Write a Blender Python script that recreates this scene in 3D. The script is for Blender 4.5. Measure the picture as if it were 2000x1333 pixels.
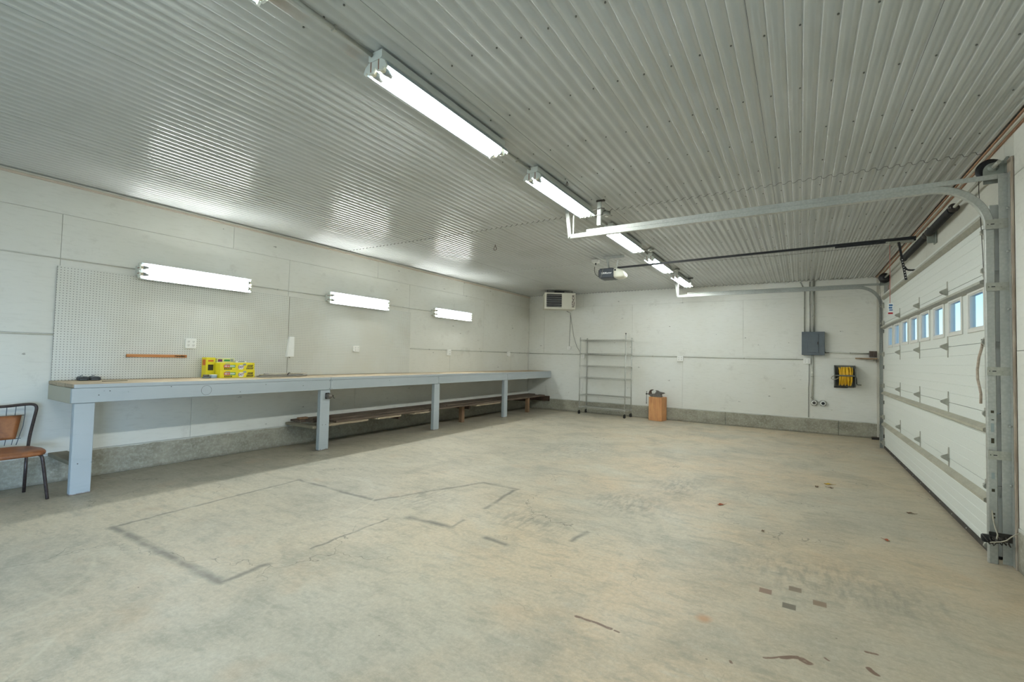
import bpy, bmesh, math, random
from math import sin, cos, pi, radians as RD
from mathutils import Vector, Matrix
random.seed(7)
for o in list(bpy.data.objects): bpy.data.objects.remove(o)
SC = bpy.context.scene
COL = SC.collection

# ------------------------------------------------------------------ camera, sky, exposure
cam = bpy.data.cameras.new('camera'); camo = bpy.data.objects.new('camera', cam); COL.objects.link(camo)
cam.sensor_width = 36.0; cam.lens = 900.57/2000*36.0; cam.clip_start = 0.05; cam.clip_end = 500
camo.matrix_world = Matrix.Translation((0, 0, 1.34)) @ Matrix.Rotation(0.559075598, 4, 'Z') @ Matrix.Rotation(1.60568713, 4, 'X') @ Matrix.Rotation(0.0239600066, 4, 'Z')
SC.camera = camo
SC.view_settings.view_transform = 'Standard'; SC.view_settings.look = 'None'
SC.view_settings.gamma = 1.0; SC.view_settings.exposure = 0.50; SC.view_settings.use_curve_mapping = False
TUBE_POWER = 52.0
SKY_POWER = 1.25
try:
    SC.cycles.use_denoising = True; SC.cycles.use_light_tree = False; SC.cycles.max_bounces = 5; SC.cycles.diffuse_bounces = 4; SC.cycles.glossy_bounces = 2
    SC.cycles.transmission_bounces = 4; SC.cycles.transparent_max_bounces = 8; SC.cycles.sample_clamp_indirect = 6.0
    SC.cycles.caustics_reflective = False; SC.cycles.caustics_refractive = False; SC.cycles.use_adaptive_sampling = True; SC.cycles.adaptive_threshold = 0.07; SC.cycles.adaptive_min_samples = 16
except Exception: pass
wd = bpy.data.worlds.new('sky'); SC.world = wd; wd.use_nodes = True
nt = wd.node_tree; nt.nodes.clear()
bgn = nt.nodes.new('ShaderNodeBackground'); wo = nt.nodes.new('ShaderNodeOutputWorld')
tc = nt.nodes.new('ShaderNodeTexCoord'); sx = nt.nodes.new('ShaderNodeSeparateXYZ'); cr = nt.nodes.new('ShaderNodeValToRGB')
nt.links.new(tc.outputs['Generated'], sx.inputs[0]); nt.links.new(sx.outputs['Z'], cr.inputs[0]); nt.links.new(cr.outputs[0], bgn.inputs[0]); nt.links.new(bgn.outputs[0], wo.inputs[0])
e = cr.color_ramp.elements
e[0].position = 0.0; e[0].color = (0.80, 0.97, 1.0, 1); e[1].position = 0.9; e[1].color = (0.10, 0.28, 0.75, 1)
x_ = e.new(0.13); x_.color = (0.40, 0.83, 1.0, 1); x_ = e.new(0.35); x_.color = (0.22, 0.50, 0.95, 1)
bgn.inputs[1].default_value = SKY_POWER
# daylight from the wide open doorway behind the camera
DAYLIGHT = 185.0
la = bpy.data.lights.new('doorway_daylight', 'AREA'); la.shape = 'RECTANGLE'; la.size = 1.5; la.size_y = 2.6; la.energy = DAYLIGHT; la.color = (0.42, 0.66, 1.0)
lo = bpy.data.objects.new('doorway_daylight', la); COL.objects.link(lo)
lo.location = (1.30, -2.1, .80); lo.rotation_euler = (0, RD(60), 0); la.spread = RD(92)

lb_ = bpy.data.lights.new('front_fill_light', 'AREA'); lb_.shape = 'RECTANGLE'; lb_.size = 5.4; lb_.size_y = 2.3; lb_.energy = 6.0; lb_.color = (0.92, 0.97, 1.0)  # weak fill light added behind the camera, in a made-up front opening
lo2 = bpy.data.objects.new('front_fill_light', lb_); COL.objects.link(lo2)
lo2.location = (-2.4, -4.25, 1.2); lo2.rotation_euler = (RD(90), 0, 0)

# ------------------------------------------------------------------ helpers
def lin(c):
    return tuple((v/255/12.92 if v/255 <= 0.04045 else ((v/255+0.055)/1.055)**2.4) for v in c)
def tag(o, label=None, cat=None, group=None, kind=None):
    if label: o['label'] = label
    if cat: o['category'] = cat
    if group: o['group'] = group
    if kind: o['kind'] = kind
    return o
def root(name, loc=(0, 0, 0), label=None, cat=None, group=None, kind=None, rot=(0, 0, 0)):
    o = bpy.data.objects.new(name, None); COL.objects.link(o); o.empty_display_size = 0.1
    o.location = loc; o.rotation_euler = rot
    return tag(o, label, cat, group, kind)
class MB:
    """collects shapes into one mesh"""
    def __init__(s): s.v = []; s.f = []; s.sm = []
    def add(s, vs, fs, smooth=False):
        b = len(s.v); s.v += [tuple(v) for v in vs]; s.f += [tuple(i+b for i in f) for f in fs]; s.sm += [smooth]*len(fs); return s
    def box(s, x0, x1, y0, y1, z0, z1, bev=0.0, M=None):
        if bev <= 0:
            vs = [(x, y, z) for x in (x0, x1) for y in (y0, y1) for z in (z0, z1)]
            fs = [(0, 1, 3, 2), (4, 6, 7, 5), (0, 4, 5, 1), (2, 3, 7, 6), (0, 2, 6, 4), (1, 5, 7, 3)]
        else:
            b = min(bev, abs(x1-x0)*.45, abs(y1-y0)*.45, abs(z1-z0)*.45); vs = []; idx = {}
            for i, (x, sx_) in enumerate(((x0, 1), (x1, -1))):
                for j, (y, sy_) in enumerate(((y0, 1), (y1, -1))):
                    for k, (z, sz_) in enumerate(((z0, 1), (z1, -1))):
                        idx[i, j, k, 0] = len(vs); vs.append((x, y+sy_*b, z+sz_*b))
                        idx[i, j, k, 1] = len(vs); vs.append((x+sx_*b, y, z+sz_*b))
                        idx[i, j, k, 2] = len(vs); vs.append((x+sx_*b, y+sy_*b, z))
            fs = []
            for i in (0, 1):
                fs.append([idx[i, 0, 0, 0], idx[i, 0, 1, 0], idx[i, 1, 1, 0], idx[i, 1, 0, 0]][::(1 if i == 0 else -1)])
                fs.append([idx[0, i, 0, 1], idx[1, i, 0, 1], idx[1, i, 1, 1], idx[0, i, 1, 1]][::(1 if i == 0 else -1)])
                fs.append([idx[0, 0, i, 2], idx[0, 1, i, 2], idx[1, 1, i, 2], idx[1, 0, i, 2]][::(1 if i == 0 else -1)])
            for i in (0, 1):
                for j in (0, 1):
                    s_ = 1 if (i == j) else -1
                    fs.append([idx[i, j, 0, 0], idx[i, j, 0, 1], idx[i, j, 1, 1], idx[i, j, 1, 0]][::s_])
                    fs.append([idx[i, 0, j, 0], idx[i, 1, j, 0], idx[i, 1, j, 2], idx[i, 0, j, 2]][::s_])
                    fs.append([idx[0, i, j, 1], idx[0, i, j, 2], idx[1, i, j, 2], idx[1, i, j, 1]][::s_])
                    for k in (0, 1):
                        fs.append([idx[i, j, k, 0], idx[i, j, k, 1], idx[i, j, k, 2]])
        if M is not None: vs = [tuple(M @ Vector(v)) for v in vs]
        return s.add(vs, fs)
    def tube(s, pts, r, n=8, close=False, caps=True, rs=None, smooth=True):
        pts = [Vector(p) for p in pts]; m = len(pts); vs = []; fs = []
        t0 = (pts[1]-pts[0]).normalized(); up = Vector((0, 0, 1)) if abs(t0.z) < .9 else Vector((1, 0, 0))
        u = (up - t0*up.dot(t0)).normalized()
        for i, p in enumerate(pts):
            if close: t = (pts[(i+1) % m]-pts[i-1]).normalized()
            else: t = ((pts[min(i+1, m-1)]-pts[max(i-1, 0)])).normalized()
            u = (u - t*u.dot(t)).normalized(); w = t.cross(u)
            rr = rs[i] if rs else r
            for k in range(n):
                a = 2*pi*k/n; vs.append(p+u*(rr*cos(a))+w*(rr*sin(a)))
        for i in range(m if close else m-1):
            for k in range(n):
                a = i*n+k; b = i*n+(k+1) % n; c = ((i+1) % m)*n+(k+1) % n; d = ((i+1) % m)*n+k
                fs.append((a, b, c, d))
        s.add(vs, fs, smooth)
        if caps and not close:
            b = len(s.v)-len(vs)
            s.f.append(tuple(b+k for k in range(n))[::-1]); s.f.append(tuple(b+(m-1)*n+k for k in range(n))); s.sm += [False, False]
        return s
    def cyl(s, p0, p1, r, n=16, r2=None): return s.tube([p0, p1], r, n, rs=[r, r2 if r2 is not None else r])
    def lathe(s, c, axis, prof, n=20):
        """prof: list of (distance along axis, radius)"""
        ax = Vector(axis).normalized(); up = Vector((0, 0, 1)) if abs(ax.z) < .9 else Vector((1, 0, 0))
        u = (up-ax*up.dot(ax)).normalized(); w = ax.cross(u); c = Vector(c); vs = []; fs = []
        for d, r in prof:
            for k in range(n):
                a = 2*pi*k/n; vs.append(c+ax*d+u*(r*cos(a))+w*(r*sin(a)))
        for i in range(len(prof)-1):
            for k in range(n): fs.append((i*n+k, i*n+(k+1) % n, (i+1)*n+(k+1) % n, (i+1)*n+k))
        s.add(vs, fs, True); b = len(s.v)-len(vs)
        s.f.append(tuple(b+k for k in range(n))[::-1]); s.f.append(tuple(b+(len(prof)-1)*n+k for k in range(n))); s.sm += [False, False]
        return s
    def extrude(s, prof, a, b, fn, closed=True, smooth=False, caps=True):
        """prof 2D points, fn(u,v,t) -> xyz, swept from t=a to t=b"""
        n = len(prof); vs = [fn(p[0], p[1], t) for t in (a, b) for p in prof]
        fs = [(i, (i+1) % n, n+(i+1) % n, n+i) for i in range(n if closed else n-1)]
        s.add(vs, fs, smooth)
        if closed and caps:
            o = len(s.v)-2*n; s.f += [tuple(o+i for i in range(n))[::-1], tuple(o+n+i for i in range(n))]; s.sm += [False, False]
        return s
    def build(s, name, mat, parent=None, label=None, fixn=True):
        me = bpy.data.meshes.new(name); me.from_pydata(s.v, [], s.f)
        me.polygons.foreach_set('use_smooth', s.sm)
        me.materials.append(mat)
        if fixn:
            bm = bmesh.new(); bm.from_mesh(me); bmesh.ops.recalc_face_normals(bm, faces=bm.faces); bm.to_mesh(me); bm.free()
        me.update()
        o = bpy.data.objects.new(name, me); COL.objects.link(o); o.parent = parent
        if label: o['label'] = label
        return o
def copy_tree(o, parent=None):
    c = o.copy(); COL.objects.link(c); c.parent = parent
    for ch in [x for x in bpy.data.objects if x.parent == o]: copy_tree(ch, c)
    return c
KIDS = {}
def copy_thing(o):
    """copies a thing with its parts and sub-parts"""
    c = o.copy(); COL.objects.link(c)
    for ch in list(o.children):
        d = ch.copy(); COL.objects.link(d); d.parent = c
        for g in list(ch.children):
            h = g.copy(); COL.objects.link(h); h.parent = d
    return c
def text_part(name, body, size, mat, parent, M, extrude=0.0006, align='CENTER', shear=0.0, wide=1.0, bold=0.0):
    cu = bpy.data.curves.new(name, 'FONT'); cu.body = body; cu.size = size; cu.extrude = extrude; cu.align_x = align; cu.align_y = 'CENTER'
    cu.shear = shear; cu.offset = bold; cu.resolution_u = 2
    t = bpy.data.objects.new(name, cu); COL.objects.link(t)
    dg = bpy.context.evaluated_depsgraph_get(); me = bpy.data.meshes.new_from_object(t.evaluated_get(dg))
    bpy.data.objects.remove(t); me.transform(M @ Matrix.Diagonal((wide, 1, 1, 1))); me.materials.clear(); me.materials.append(mat)
    o = bpy.data.objects.new(name, me); COL.objects.link(o); o.parent = parent
    return o
# text frames: reading direction +Y on a face looking to +X ; reading +X on a face looking to -Y
def TX(x, y, z): return Matrix.Translation((x, y, z)) @ Matrix(((0, 0, 1, 0), (1, 0, 0, 0), (0, 1, 0, 0), (0, 0, 0, 1)))
def TY(x, y, z): return Matrix.Translation((x, y, z)) @ Matrix(((1, 0, 0, 0), (0, 0, -1, 0), (0, 1, 0, 0), (0, 0, 0, 1)))

# ------------------------------------------------------------------ materials
class NB:
    def __init__(s, name):
        s.m = bpy.data.materials.new(name); s.m.use_nodes = True; s.t = s.m.node_tree; s.t.nodes.clear()
        s.out = s.n('ShaderNodeOutputMaterial'); s.b = s.n('ShaderNodeBsdfPrincipled'); s.l(s.b.outputs[0], s.out.inputs[0])
        s.geo = None
    def n(s, k): return s.t.nodes.new(k)
    def l(s, a, b): s.t.links.new(a, b)
    def put(s, inp, v):
        if isinstance(v, bpy.types.NodeSocket): s.l(v, inp)
        elif isinstance(v, (tuple, list)): inp.default_value = tuple(v)+((1,) if len(inp.default_value) == 4 and len(v) == 3 else ())
        else: inp.default_value = v
    def math(s, op, *a, clamp=False):
        n = s.n('ShaderNodeMath'); n.operation = op; n.use_clamp = clamp
        for i, v in enumerate(a): s.put(n.inputs[i], v)
        return n.outputs[0]
    def vm(s, op, *a, out=0):
        n = s.n('ShaderNodeVectorMath'); n.operation = op
        for i, v in enumerate(a):
            s.put(n.inputs[3 if (op == 'SCALE' and i == 1) else i], v)
        return n.outputs['Value'] if out == 'v' else n.outputs[0]
    def pos(s):
        if s.geo is None: s.geo = s.n('ShaderNodeNewGeometry')
        return s.geo.outputs['Position']
    def obj(s): return s.n('ShaderNodeTexCoord').outputs['Object']
    def xyz(s, v):
        n = s.n('ShaderNodeSeparateXYZ'); s.l(v, n.inputs[0]); return n.outputs
    def noise(s, vec, scale, detail=3, rough=.55, stretch=None, dist=0.0):
        if stretch: vec = s.vm('MULTIPLY', vec, stretch)
        n = s.n('ShaderNodeTexNoise'); s.l(vec, n.inputs['Vector']); n.inputs['Scale'].default_value = scale
        n.inputs['Detail'].default_value = detail; n.inputs['Roughness'].default_value = rough; n.inputs['Distortion'].default_value = dist
        return n.outputs[0]
    def voro(s, vec, scale, feature='F1'):
        n = s.n('ShaderNodeTexVoronoi'); s.l(vec, n.inputs['Vector']); n.inputs['Scale'].default_value = scale; n.feature = feature
        return n.outputs['Distance']
    def step(s, v, a, b, lo=0.0, hi=1.0):
        n = s.n('ShaderNodeMapRange'); n.clamp = True; s.put(n.inputs[0], v)
        for i, q in zip((1, 2, 3, 4), (a, b, lo, hi)): n.inputs[i].default_value = q
        return n.outputs[0]
    def mix(s, f, a, b, mode='MIX'):
        n = s.n('ShaderNodeMix'); n.data_type = 'RGBA'; n.blend_type = mode
        s.put(n.inputs[0], f); s.put(n.inputs[6], a); s.put(n.inputs[7], b); return n.outputs[2]
    def bump(s, h, strength=.3, dist=.01):
        n = s.n('ShaderNodeBump'); n.inputs['Strength'].default_value = strength; n.inputs['Distance'].default_value = dist
        s.l(h, n.inputs['Height']); s.l(n.outputs[0], s.b.inputs['Normal'])
    def fin(s, col, rough=.5, metal=0.0, spec=None):
        s.put(s.b.inputs['Base Color'], col); s.put(s.b.inputs['Roughness'], rough); s.put(s.b.inputs['Metallic'], metal)
        if spec is not None: s.b.inputs['Specular IOR Level'].default_value = spec
        return s.m
def simple(name, c, rough=.5, metal=0.0, var=0.08, scale=25, spec=None):
    q = NB(name); p = q.obj(); c = lin(c)
    f = q.noise(p, scale, 3); f = q.step(f, .3, .7)
    return q.fin(q.mix(f, tuple(v*(1-var) for v in c), tuple(min(1, v*(1+var)) for v in c)), rough, metal, spec)
def emit(name, c, p):
    q = NB(name); q.put(q.b.inputs['Base Color'], (.9, .9, .9)); q.put(q.b.inputs['Emission Color'], c); q.b.inputs['Emission Strength'].default_value = p
    q.b.inputs['Roughness'].default_value = .3
    return q.m

def wall_paint(name, base, warm, specks=True, scale=1.0):
    q = NB(name); p = q.pos()
    col = q.mix(q.step(q.noise(p, .9*scale, 4), .35, .68), lin(base), lin(warm))
    grain = q.noise(p, 6, 4, .6, stretch=(1.2, 1.2, 7))
    col = q.mix(q.step(grain, .52, .75, 0, .13), col, lin((150, 146, 130)))
    sm = q.noise(p, 3.1, 5, .7)
    col = q.mix(q.step(sm, .60, .78, 0, .30), col, lin((140, 132, 112)))
    if specks:
        kn = q.voro(q.vm('MULTIPLY', p, (1.6, 1.6, 4.2)), 1.35)
        m = q.math('MULTIPLY', q.step(kn, .045, .085, 1, 0), q.step(q.noise(p, 40, 2), .45, .62))
        col = q.mix(q.math('MULTIPLY', m, .7), col, lin((96, 88, 74)))
        dots = q.voro(p, 2.4); m2 = q.step(dots, .012, .018, .75, 0)
        col = q.mix(m2, col, lin((60, 55, 48)))
    q.bump(q.math('ADD', q.math('MULTIPLY', grain, .5), q.noise(p, 60, 3)), .12, .003)
    return q.fin(col, .62)
M_WALL = wall_paint('painted_plywood', (226, 225, 217), (219, 217, 206))
M_WALLB = wall_paint('painted_plywood_back', (234, 234, 228), (228, 226, 216))
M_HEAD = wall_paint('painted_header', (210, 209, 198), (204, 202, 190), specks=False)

def concrete_curb():
    q = NB('curb_concrete'); p = q.pos()
    n1 = q.noise(p, 2.3, 6, .65, stretch=(1, 1, 2.2)); n2 = q.noise(p, 38, 4, .7); n3 = q.noise(p, 9, 5, .6)
    col = q.mix(q.step(n1, .32, .68), lin((172, 167, 150)), lin((134, 130, 115)))
    col = q.mix(q.step(n2, .45, .7, 0, .5), col, lin((200, 197, 184)))
    col = q.mix(q.step(n3, .55, .75, 0, .45), col, lin((118, 112, 98)))
    z = q.xyz(p)[2]
    edge = q.math('ADD', z, q.math('MULTIPLY', q.noise(p, 3.5, 4, .6), .05))
    drip = q.step(edge, .293, .301)
    col = q.mix(drip, col, lin((198, 198, 190)))
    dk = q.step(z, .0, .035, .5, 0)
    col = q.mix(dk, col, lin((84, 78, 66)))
    q.bump(q.math('ADD', n2, q.math('MULTIPLY', n3, .6)), .5, .006)
    return q.fin(col, .85)
M_CURB = concrete_curb()

def floor_mat(feats=''):
    q = NB('floor_concrete'); p = q.pos()
    wob = q.n('ShaderNodeTexNoise'); q.l(p, wob.inputs['Vector']); wob.inputs['Scale'].default_value = 7; wob.inputs['Detail'].default_value = 2
    off = q.vm('SCALE', q.vm('SUBTRACT', wob.outputs['Color'], (.5, .5, .5)), .05)
    pw = q.vm('ADD', p, off)
    xs = q.xyz(p); xw = q.xyz(pw)
    big = q.noise(p, .55, 1, .5); mid = q.noise(p, 1.7, 5, .66, dist=.6); fine = q.noise(p, 9, 4, .68, stretch=(.6, 1.5, 1)); gr = q.noise(p, 34, 3, .8)
    col = q.mix(q.step(big, .36, .62), lin((200, 188, 165)), lin((190, 182, 164)))
    warm = q.math('MULTIPLY', q.step(q.noise(q.vm('ADD', p, (5, 3, 0)), .8, 3, .6), .40, .66), q.step(xs[0], -4.2, -1.6))
    col = q.mix(q.math('MULTIPLY', warm, .8), col, lin((212, 188, 156)))
    col = q.mix(q.step(mid, .48, .68, 0, .50), col, lin((148, 146, 134)))
    col = q.mix(q.step(mid, .26, .44, .35, 0), col, lin((206, 204, 188)))
    col = q.mix(q.step(fine, .50, .68, 0, .50), col, lin((150, 146, 130)))
    col = q.mix(q.step(fine, .28, .45, .32, 0), col, lin((206, 203, 186)))
    col = q.mix(q.step(gr, .42, .75, 0, .38), col, lin((138, 132, 116)))
    col = q.mix(q.step(gr, .25, .45, .30, 0), col, lin((214, 208, 192)))
    # darker towards the bench and the door end
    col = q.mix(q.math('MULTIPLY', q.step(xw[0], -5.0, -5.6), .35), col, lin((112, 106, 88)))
    col = q.mix(q.math('MULTIPLY', q.step(xw[0], -.6, 1.0), .32), col, lin((160, 148, 122)))
    # rust coloured patches
    ru = q.math('MULTIPLY', q.step(q.noise(q.vm('ADD', p, (11, 7, 0)), 1.9, 3, .65), .60, .76), .28)
    col = q.mix(ru, col, lin((202, 168, 134)))
    def blob(cx, cy, rx, ry, power=1.0):
        v = q.vm('DIVIDE', q.vm('SUBTRACT', pw, (cx, cy, 0)), (rx, ry, 1)); return q.step(q.vm('LENGTH', v, out='v'), .25, 1.0, power, 0)
    def seg(ax, ay, bx, by, w, soft):
        d = Vector((bx-ax, by-ay, 0)); L2 = d.length_squared
        r = q.vm('SUBTRACT', pw, (ax, ay, 0)); t = q.math('DIVIDE', q.vm('DOT_PRODUCT', r, tuple(d), out='v'), L2, clamp=True)
        c = q.vm('SUBTRACT', r, q.vm('SCALE', tuple(d), t)); c = q.vm('MULTIPLY', c, (1, 1, 0))
        return q.step(q.vm('LENGTH', c, out='v'), w, w+soft, 1, 0)
    def mx(ms):
        r = ms[0]
        for m in ms[1:]: r = q.math('MAXIMUM', r, m)
        return r
    if 's' in feats:
        # broad tyre smears
        sm = mx([blob(-1.35, 4.3, .55, .5), blob(-1.1, 5.2, .35, .6), blob(-2.8, 6.3, .8, .9, .7), blob(-1.9, 3.35, .5, .35, .9), blob(-3.0, 3.3, .35, .5, .8), blob(.15, 3.5, .9, .5, .8)])
        st = q.step(q.noise(p, 14, 4, .6, stretch=(1.6, .5, 1)), .42, .62)
        col = q.mix(q.math('MULTIPLY', q.math('MULTIPLY', sm, st), .55), col, lin((122, 118, 108)))
    if 'l' in feats:
        # ghost outline of a rectangle and other dark edges
        n_e = q.step(q.noise(p, 5, 3), .30, .55, .35, 1)
        lines = mx([seg(-4.34, 1.40, -2.83, 1.42, .008, .040), seg(-4.35, 1.42, -4.45, 2.97, .003, .022), seg(-2.83, 1.43, -2.84, 1.70, .006, .03), seg(-2.83, 2.0, -2.84, 2.7, .002, .015),
                    seg(-4.45, 2.97, -3.35, 2.97, .004, .03), seg(-2.72, 2.83, -2.32, 2.86, .004, .05), seg(-2.31, 2.86, -2.33, 3.05, .003, .02),
                    seg(-1.97, 2.85, -1.77, 2.83, .005, .03), seg(-2.35, 3.38, -2.44, 4.01, .004, .03), seg(-2.85, 4.055, -2.44, 4.06, .004, .04), seg(-1.42, 3.17, -1.4, 3.39, .006, .03), seg(-3.3, 2.97, -2.85, 4.05, .002, .03)])
        col = q.mix(q.math('MULTIPLY', q.math('MULTIPLY', lines, n_e), .62), col, lin((74, 74, 72)))
    if 'a' in feats:
        # pale trowel arcs
        def ring(cx, cy, r, w):
            d = q.vm('LENGTH', q.vm('MULTIPLY', q.vm('SUBTRACT', p, (cx, cy, 0)), (1, 1, 0)), out='v')
            return q.step(q.math('ABSOLUTE', q.math('SUBTRACT', d, r)), .003, w, 1, 0)
        arcs = mx([ring(-4.0, 2.55, .80, .016), ring(-3.8, 2.6, .84, .012), ring(-3.95, .45, .70, .02), ring(-3.3, .1, .75, .016), ring(-.5, 1.7, .8, .012)])
        col = q.mix(q.math('MULTIPLY', q.math('MULTIPLY', arcs, q.step(q.noise(p, 1.3, 2), .45, .62)), .30), col, lin((212, 206, 184)))
    if 'm' in feats:
        # reddish brown paint marks
        n_r = q.step(gr, .30, .45, .6, 1)
        marks = mx([seg(-.99, 2.27, -.80, 2.265, .006, .006), seg(-.78, 2.262, -.75, 2.257, .003, .004), seg(-.14, 2.453, -.085, 2.50, .004, .005), seg(-.075, 2.50, -.01, 2.535, .010, .006), seg(.01, 2.53, .035, 2.515, .016, .006),
                    seg(.27, 2.77, .31, 2.775, .005, .005), seg(.262, 2.63, .285, 2.60, .010, .005), seg(-.263, 2.33, -.258, 2.32, .005, .004), seg(.10, 2.61, .115, 2.595, .003, .004)])
        col = q.mix(q.math('MULTIPLY', marks, n_r), col, lin((128, 104, 88)))
        for (cx, cy, c_) in ((-.171, 3.15, (140, 112, 96)), (-.023, 3.275, (132, 116, 98)), (-.05, 3.031, (112, 104, 90)), (.095, 3.163, (142, 120, 100))):
            a = q.math('ABSOLUTE', q.math('SUBTRACT', xs[0], cx)); b = q.math('ABSOLUTE', q.math('SUBTRACT', xs[1], cy))
            m = q.step(q.math('MAXIMUM', a, b), .030, .034, 1, 0)
            col = q.mix(q.math('MULTIPLY', m, .9), col, lin(c_))
        col = q.mix(mx([blob(-.43, 2.63, .05, .05, .7), blob(-2.12, 2.86, .2, .05, .5)]), col, lin((190, 138, 96)))
    # dark specks and crumbs
    sp = q.math('MULTIPLY', q.step(q.voro(pw, 5.5), .02, .035, 1, 0), q.step(q.noise(p, 1.1, 2), .45, .55))
    col = q.mix(q.math('MULTIPLY', sp, .75), col, lin((72, 66, 56)))
    sp2 = q.step(q.voro(p, 21), .06, .10, .35, 0)
    col = q.mix(q.math('MULTIPLY', sp2, q.step(mid, .45, .6)), col, lin((100, 94, 80)))
    # hair cracks
    cv = q.voro(q.vm('ADD', pw, q.vm('SCALE', q.vm('SUBTRACT', wob.outputs['Color'], (.5, .5, .5)), .25)), .75, 'DISTANCE_TO_EDGE')
    cm = q.math('MULTIPLY', q.step(cv, .0015, .004, .55, 0), q.step(q.noise(p, .9, 2), .50, .60))
    col = q.mix(cm, col, lin((90, 86, 76)))
    q.bump(gr, .10, .003)
    rough = q.step(mid, .3, .7, .42, .62)
    return q.fin(col, rough, spec=.35)
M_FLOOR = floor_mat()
FLOOR_FEATS = ['', 'a', 'sla', 'sm', 's']
M_FLOORS = [M_FLOOR]+[floor_mat(f) for f in FLOOR_FEATS[1:]]

def ceiling_mat():
    q = NB('ceiling_painted_steel'); p = q.pos()
    n = q.noise(p, 1.1, 4); n2 = q.noise(p, 5, 4, .6, stretch=(3, .4, 1))
    col = q.mix(q.step(n, .35, .65), lin((190, 192, 190)), lin((182, 184, 180)))
    col = q.mix(q.step(n2, .55, .75, 0, .08), col, lin((150, 148, 134)))
    xs = q.xyz(p)
    # rust bloom along the conduit
    b = q.math('ABSOLUTE', q.math('ADD', xs[0], 2.08)); m = q.math('MULTIPLY', q.step(b, .03, .06, .5, 0), q.step(q.noise(p, 3, 4), .45, .65))
    m = q.math('MULTIPLY', m, q.step(xs[1], 1.7, 1.6))
    col = q.mix(m, col, lin((160, 128, 98)))
    return q.fin(col, .21, spec=.8)
M_CEIL = ceiling_mat()

def pegboard_mat():
    q = NB('white_pegboard'); p = q.pos(); xs = q.xyz(p)
    fy = q.math('SUBTRACT', q.math('FRACT', q.math('DIVIDE', q.math('SUBTRACT', xs[1], 1.4627), .0254)), .5)
    fz = q.math('SUBTRACT', q.math('FRACT', q.math('DIVIDE', q.math('SUBTRACT', xs[2], .9927), .0254)), .5)
    d = q.math('SQRT', q.math('ADD', q.math('MULTIPLY', fy, fy), q.math('MULTIPLY', fz, fz)))
    hole = q.step(d, .115, .145, 1, 0)
    base = q.mix(q.step(q.noise(p, 1.6, 4), .4, .65), lin((220, 220, 212)), lin((212, 210, 199)))
    col = q.mix(hole, base, lin((50, 48, 44)))
    return q.fin(col, .5)
M_PEG = pegboard_mat()

def wood(name, a, b, ax=1, scale=6, rough=.7, dark=None, knots=False):
    q = NB(name); p = q.pos(); st = [8, 8, 8]; st[ax] = .7
    g = q.noise(p, scale, 5, .6, stretch=tuple(st), dist=.4); g2 = q.noise(p, 2.2, 4, .6)
    col = q.mix(q.step(g, .35, .65), lin(a), lin(b))
    col = q.mix(q.step(g2, .45, .7, 0, .55), col, lin(dark or tuple(v*.7 for v in b)))
    if knots:
        k = q.voro(q.vm('MULTIPLY', p, tuple(.6 if i == ax else 2.0 for i in range(3))), 3.2)
        col = q.mix(q.step(k, .05, .12, .85, 0), col, lin((86, 44, 22)))
    q.bump(g, .35, .003)
    return q.fin(col, rough)
def painted_wood(name, a, b, wear):
    q = NB(name); p = q.pos()
    g = q.noise(p, 5, 4, .6, stretch=(5, .7, 5)); n = q.noise(p, 1.4, 4)
    col = q.mix(q.step(n, .35, .65), lin(a), lin(b)); col = q.mix(q.step(g, .58, .78, 0, .25), col, lin(wear))
    d = q.voro(p, 7.5); col = q.mix(q.step(d, .03, .05, .55, 0), col, lin((104, 110, 116)))
    z = q.xyz(p)[2]; col = q.mix(q.math('MULTIPLY', q.step(q.math('ADD', z, q.math('MULTIPLY', q.noise(p, 22, 3), .03)), .022, .032, 1, 0), .8), col, lin((120, 96, 74)))
    q.bump(g, .25, .003)
    return q.fin(col, .55)
M_BENCH = painted_wood('pale_blue_paint', (174, 182, 186), (181, 188, 192), (150, 160, 166))
M_CREAM = painted_wood('cream_paint', (186, 182, 164), (178, 172, 152), (150, 142, 120))
M_TOP = wood('bench_top_wood', (192, 176, 150), (172, 154, 126), 1, 5, .6, (146, 126, 102))
M_PLANK = wood('weathered_plank', (122, 106, 90), (92, 78, 66), 1, 5, .8, (62, 50, 42))
M_PLANKP = wood('pale_broken_plank', (178, 164, 142), (150, 132, 108), 1, 6, .8, (104, 84, 66))
M_DARKW = wood('dark_ledger_wood', (96, 76, 62), (74, 58, 48), 0, 6, .8)
M_LEGW = wood('brown_stud', (158, 126, 96), (130, 100, 74), 2, 6, .75)
M_LEDGE = wood('grey_ledger', (150, 142, 122), (132, 124, 106), 0, 5, .8)
M_BLOCK = wood('timber_block', (222, 166, 112), (198, 134, 84), 2, 5, .65, (140, 84, 52), knots=True)
M_STAIN = wood('reddish_trim_wood', (172, 140, 112), (150, 104, 74), 1, 9, .7, (110, 66, 44))
M_JAMB = wood('jamb_wood', (184, 172, 156), (162, 144, 126), 2, 9, .8, (112, 94, 80))
M_SHELFB = wood('tan_board', (176, 150, 118), (154, 128, 98), 0, 8, .7)
M_ORANGE = wood('orange_level_wood', (206, 142, 86), (190, 122, 66), 1, 12, .5, (160, 96, 50))
M_WTRIM = simple('white_trim_paint', (200, 196, 184), .6, var=.06, scale=4)

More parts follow.
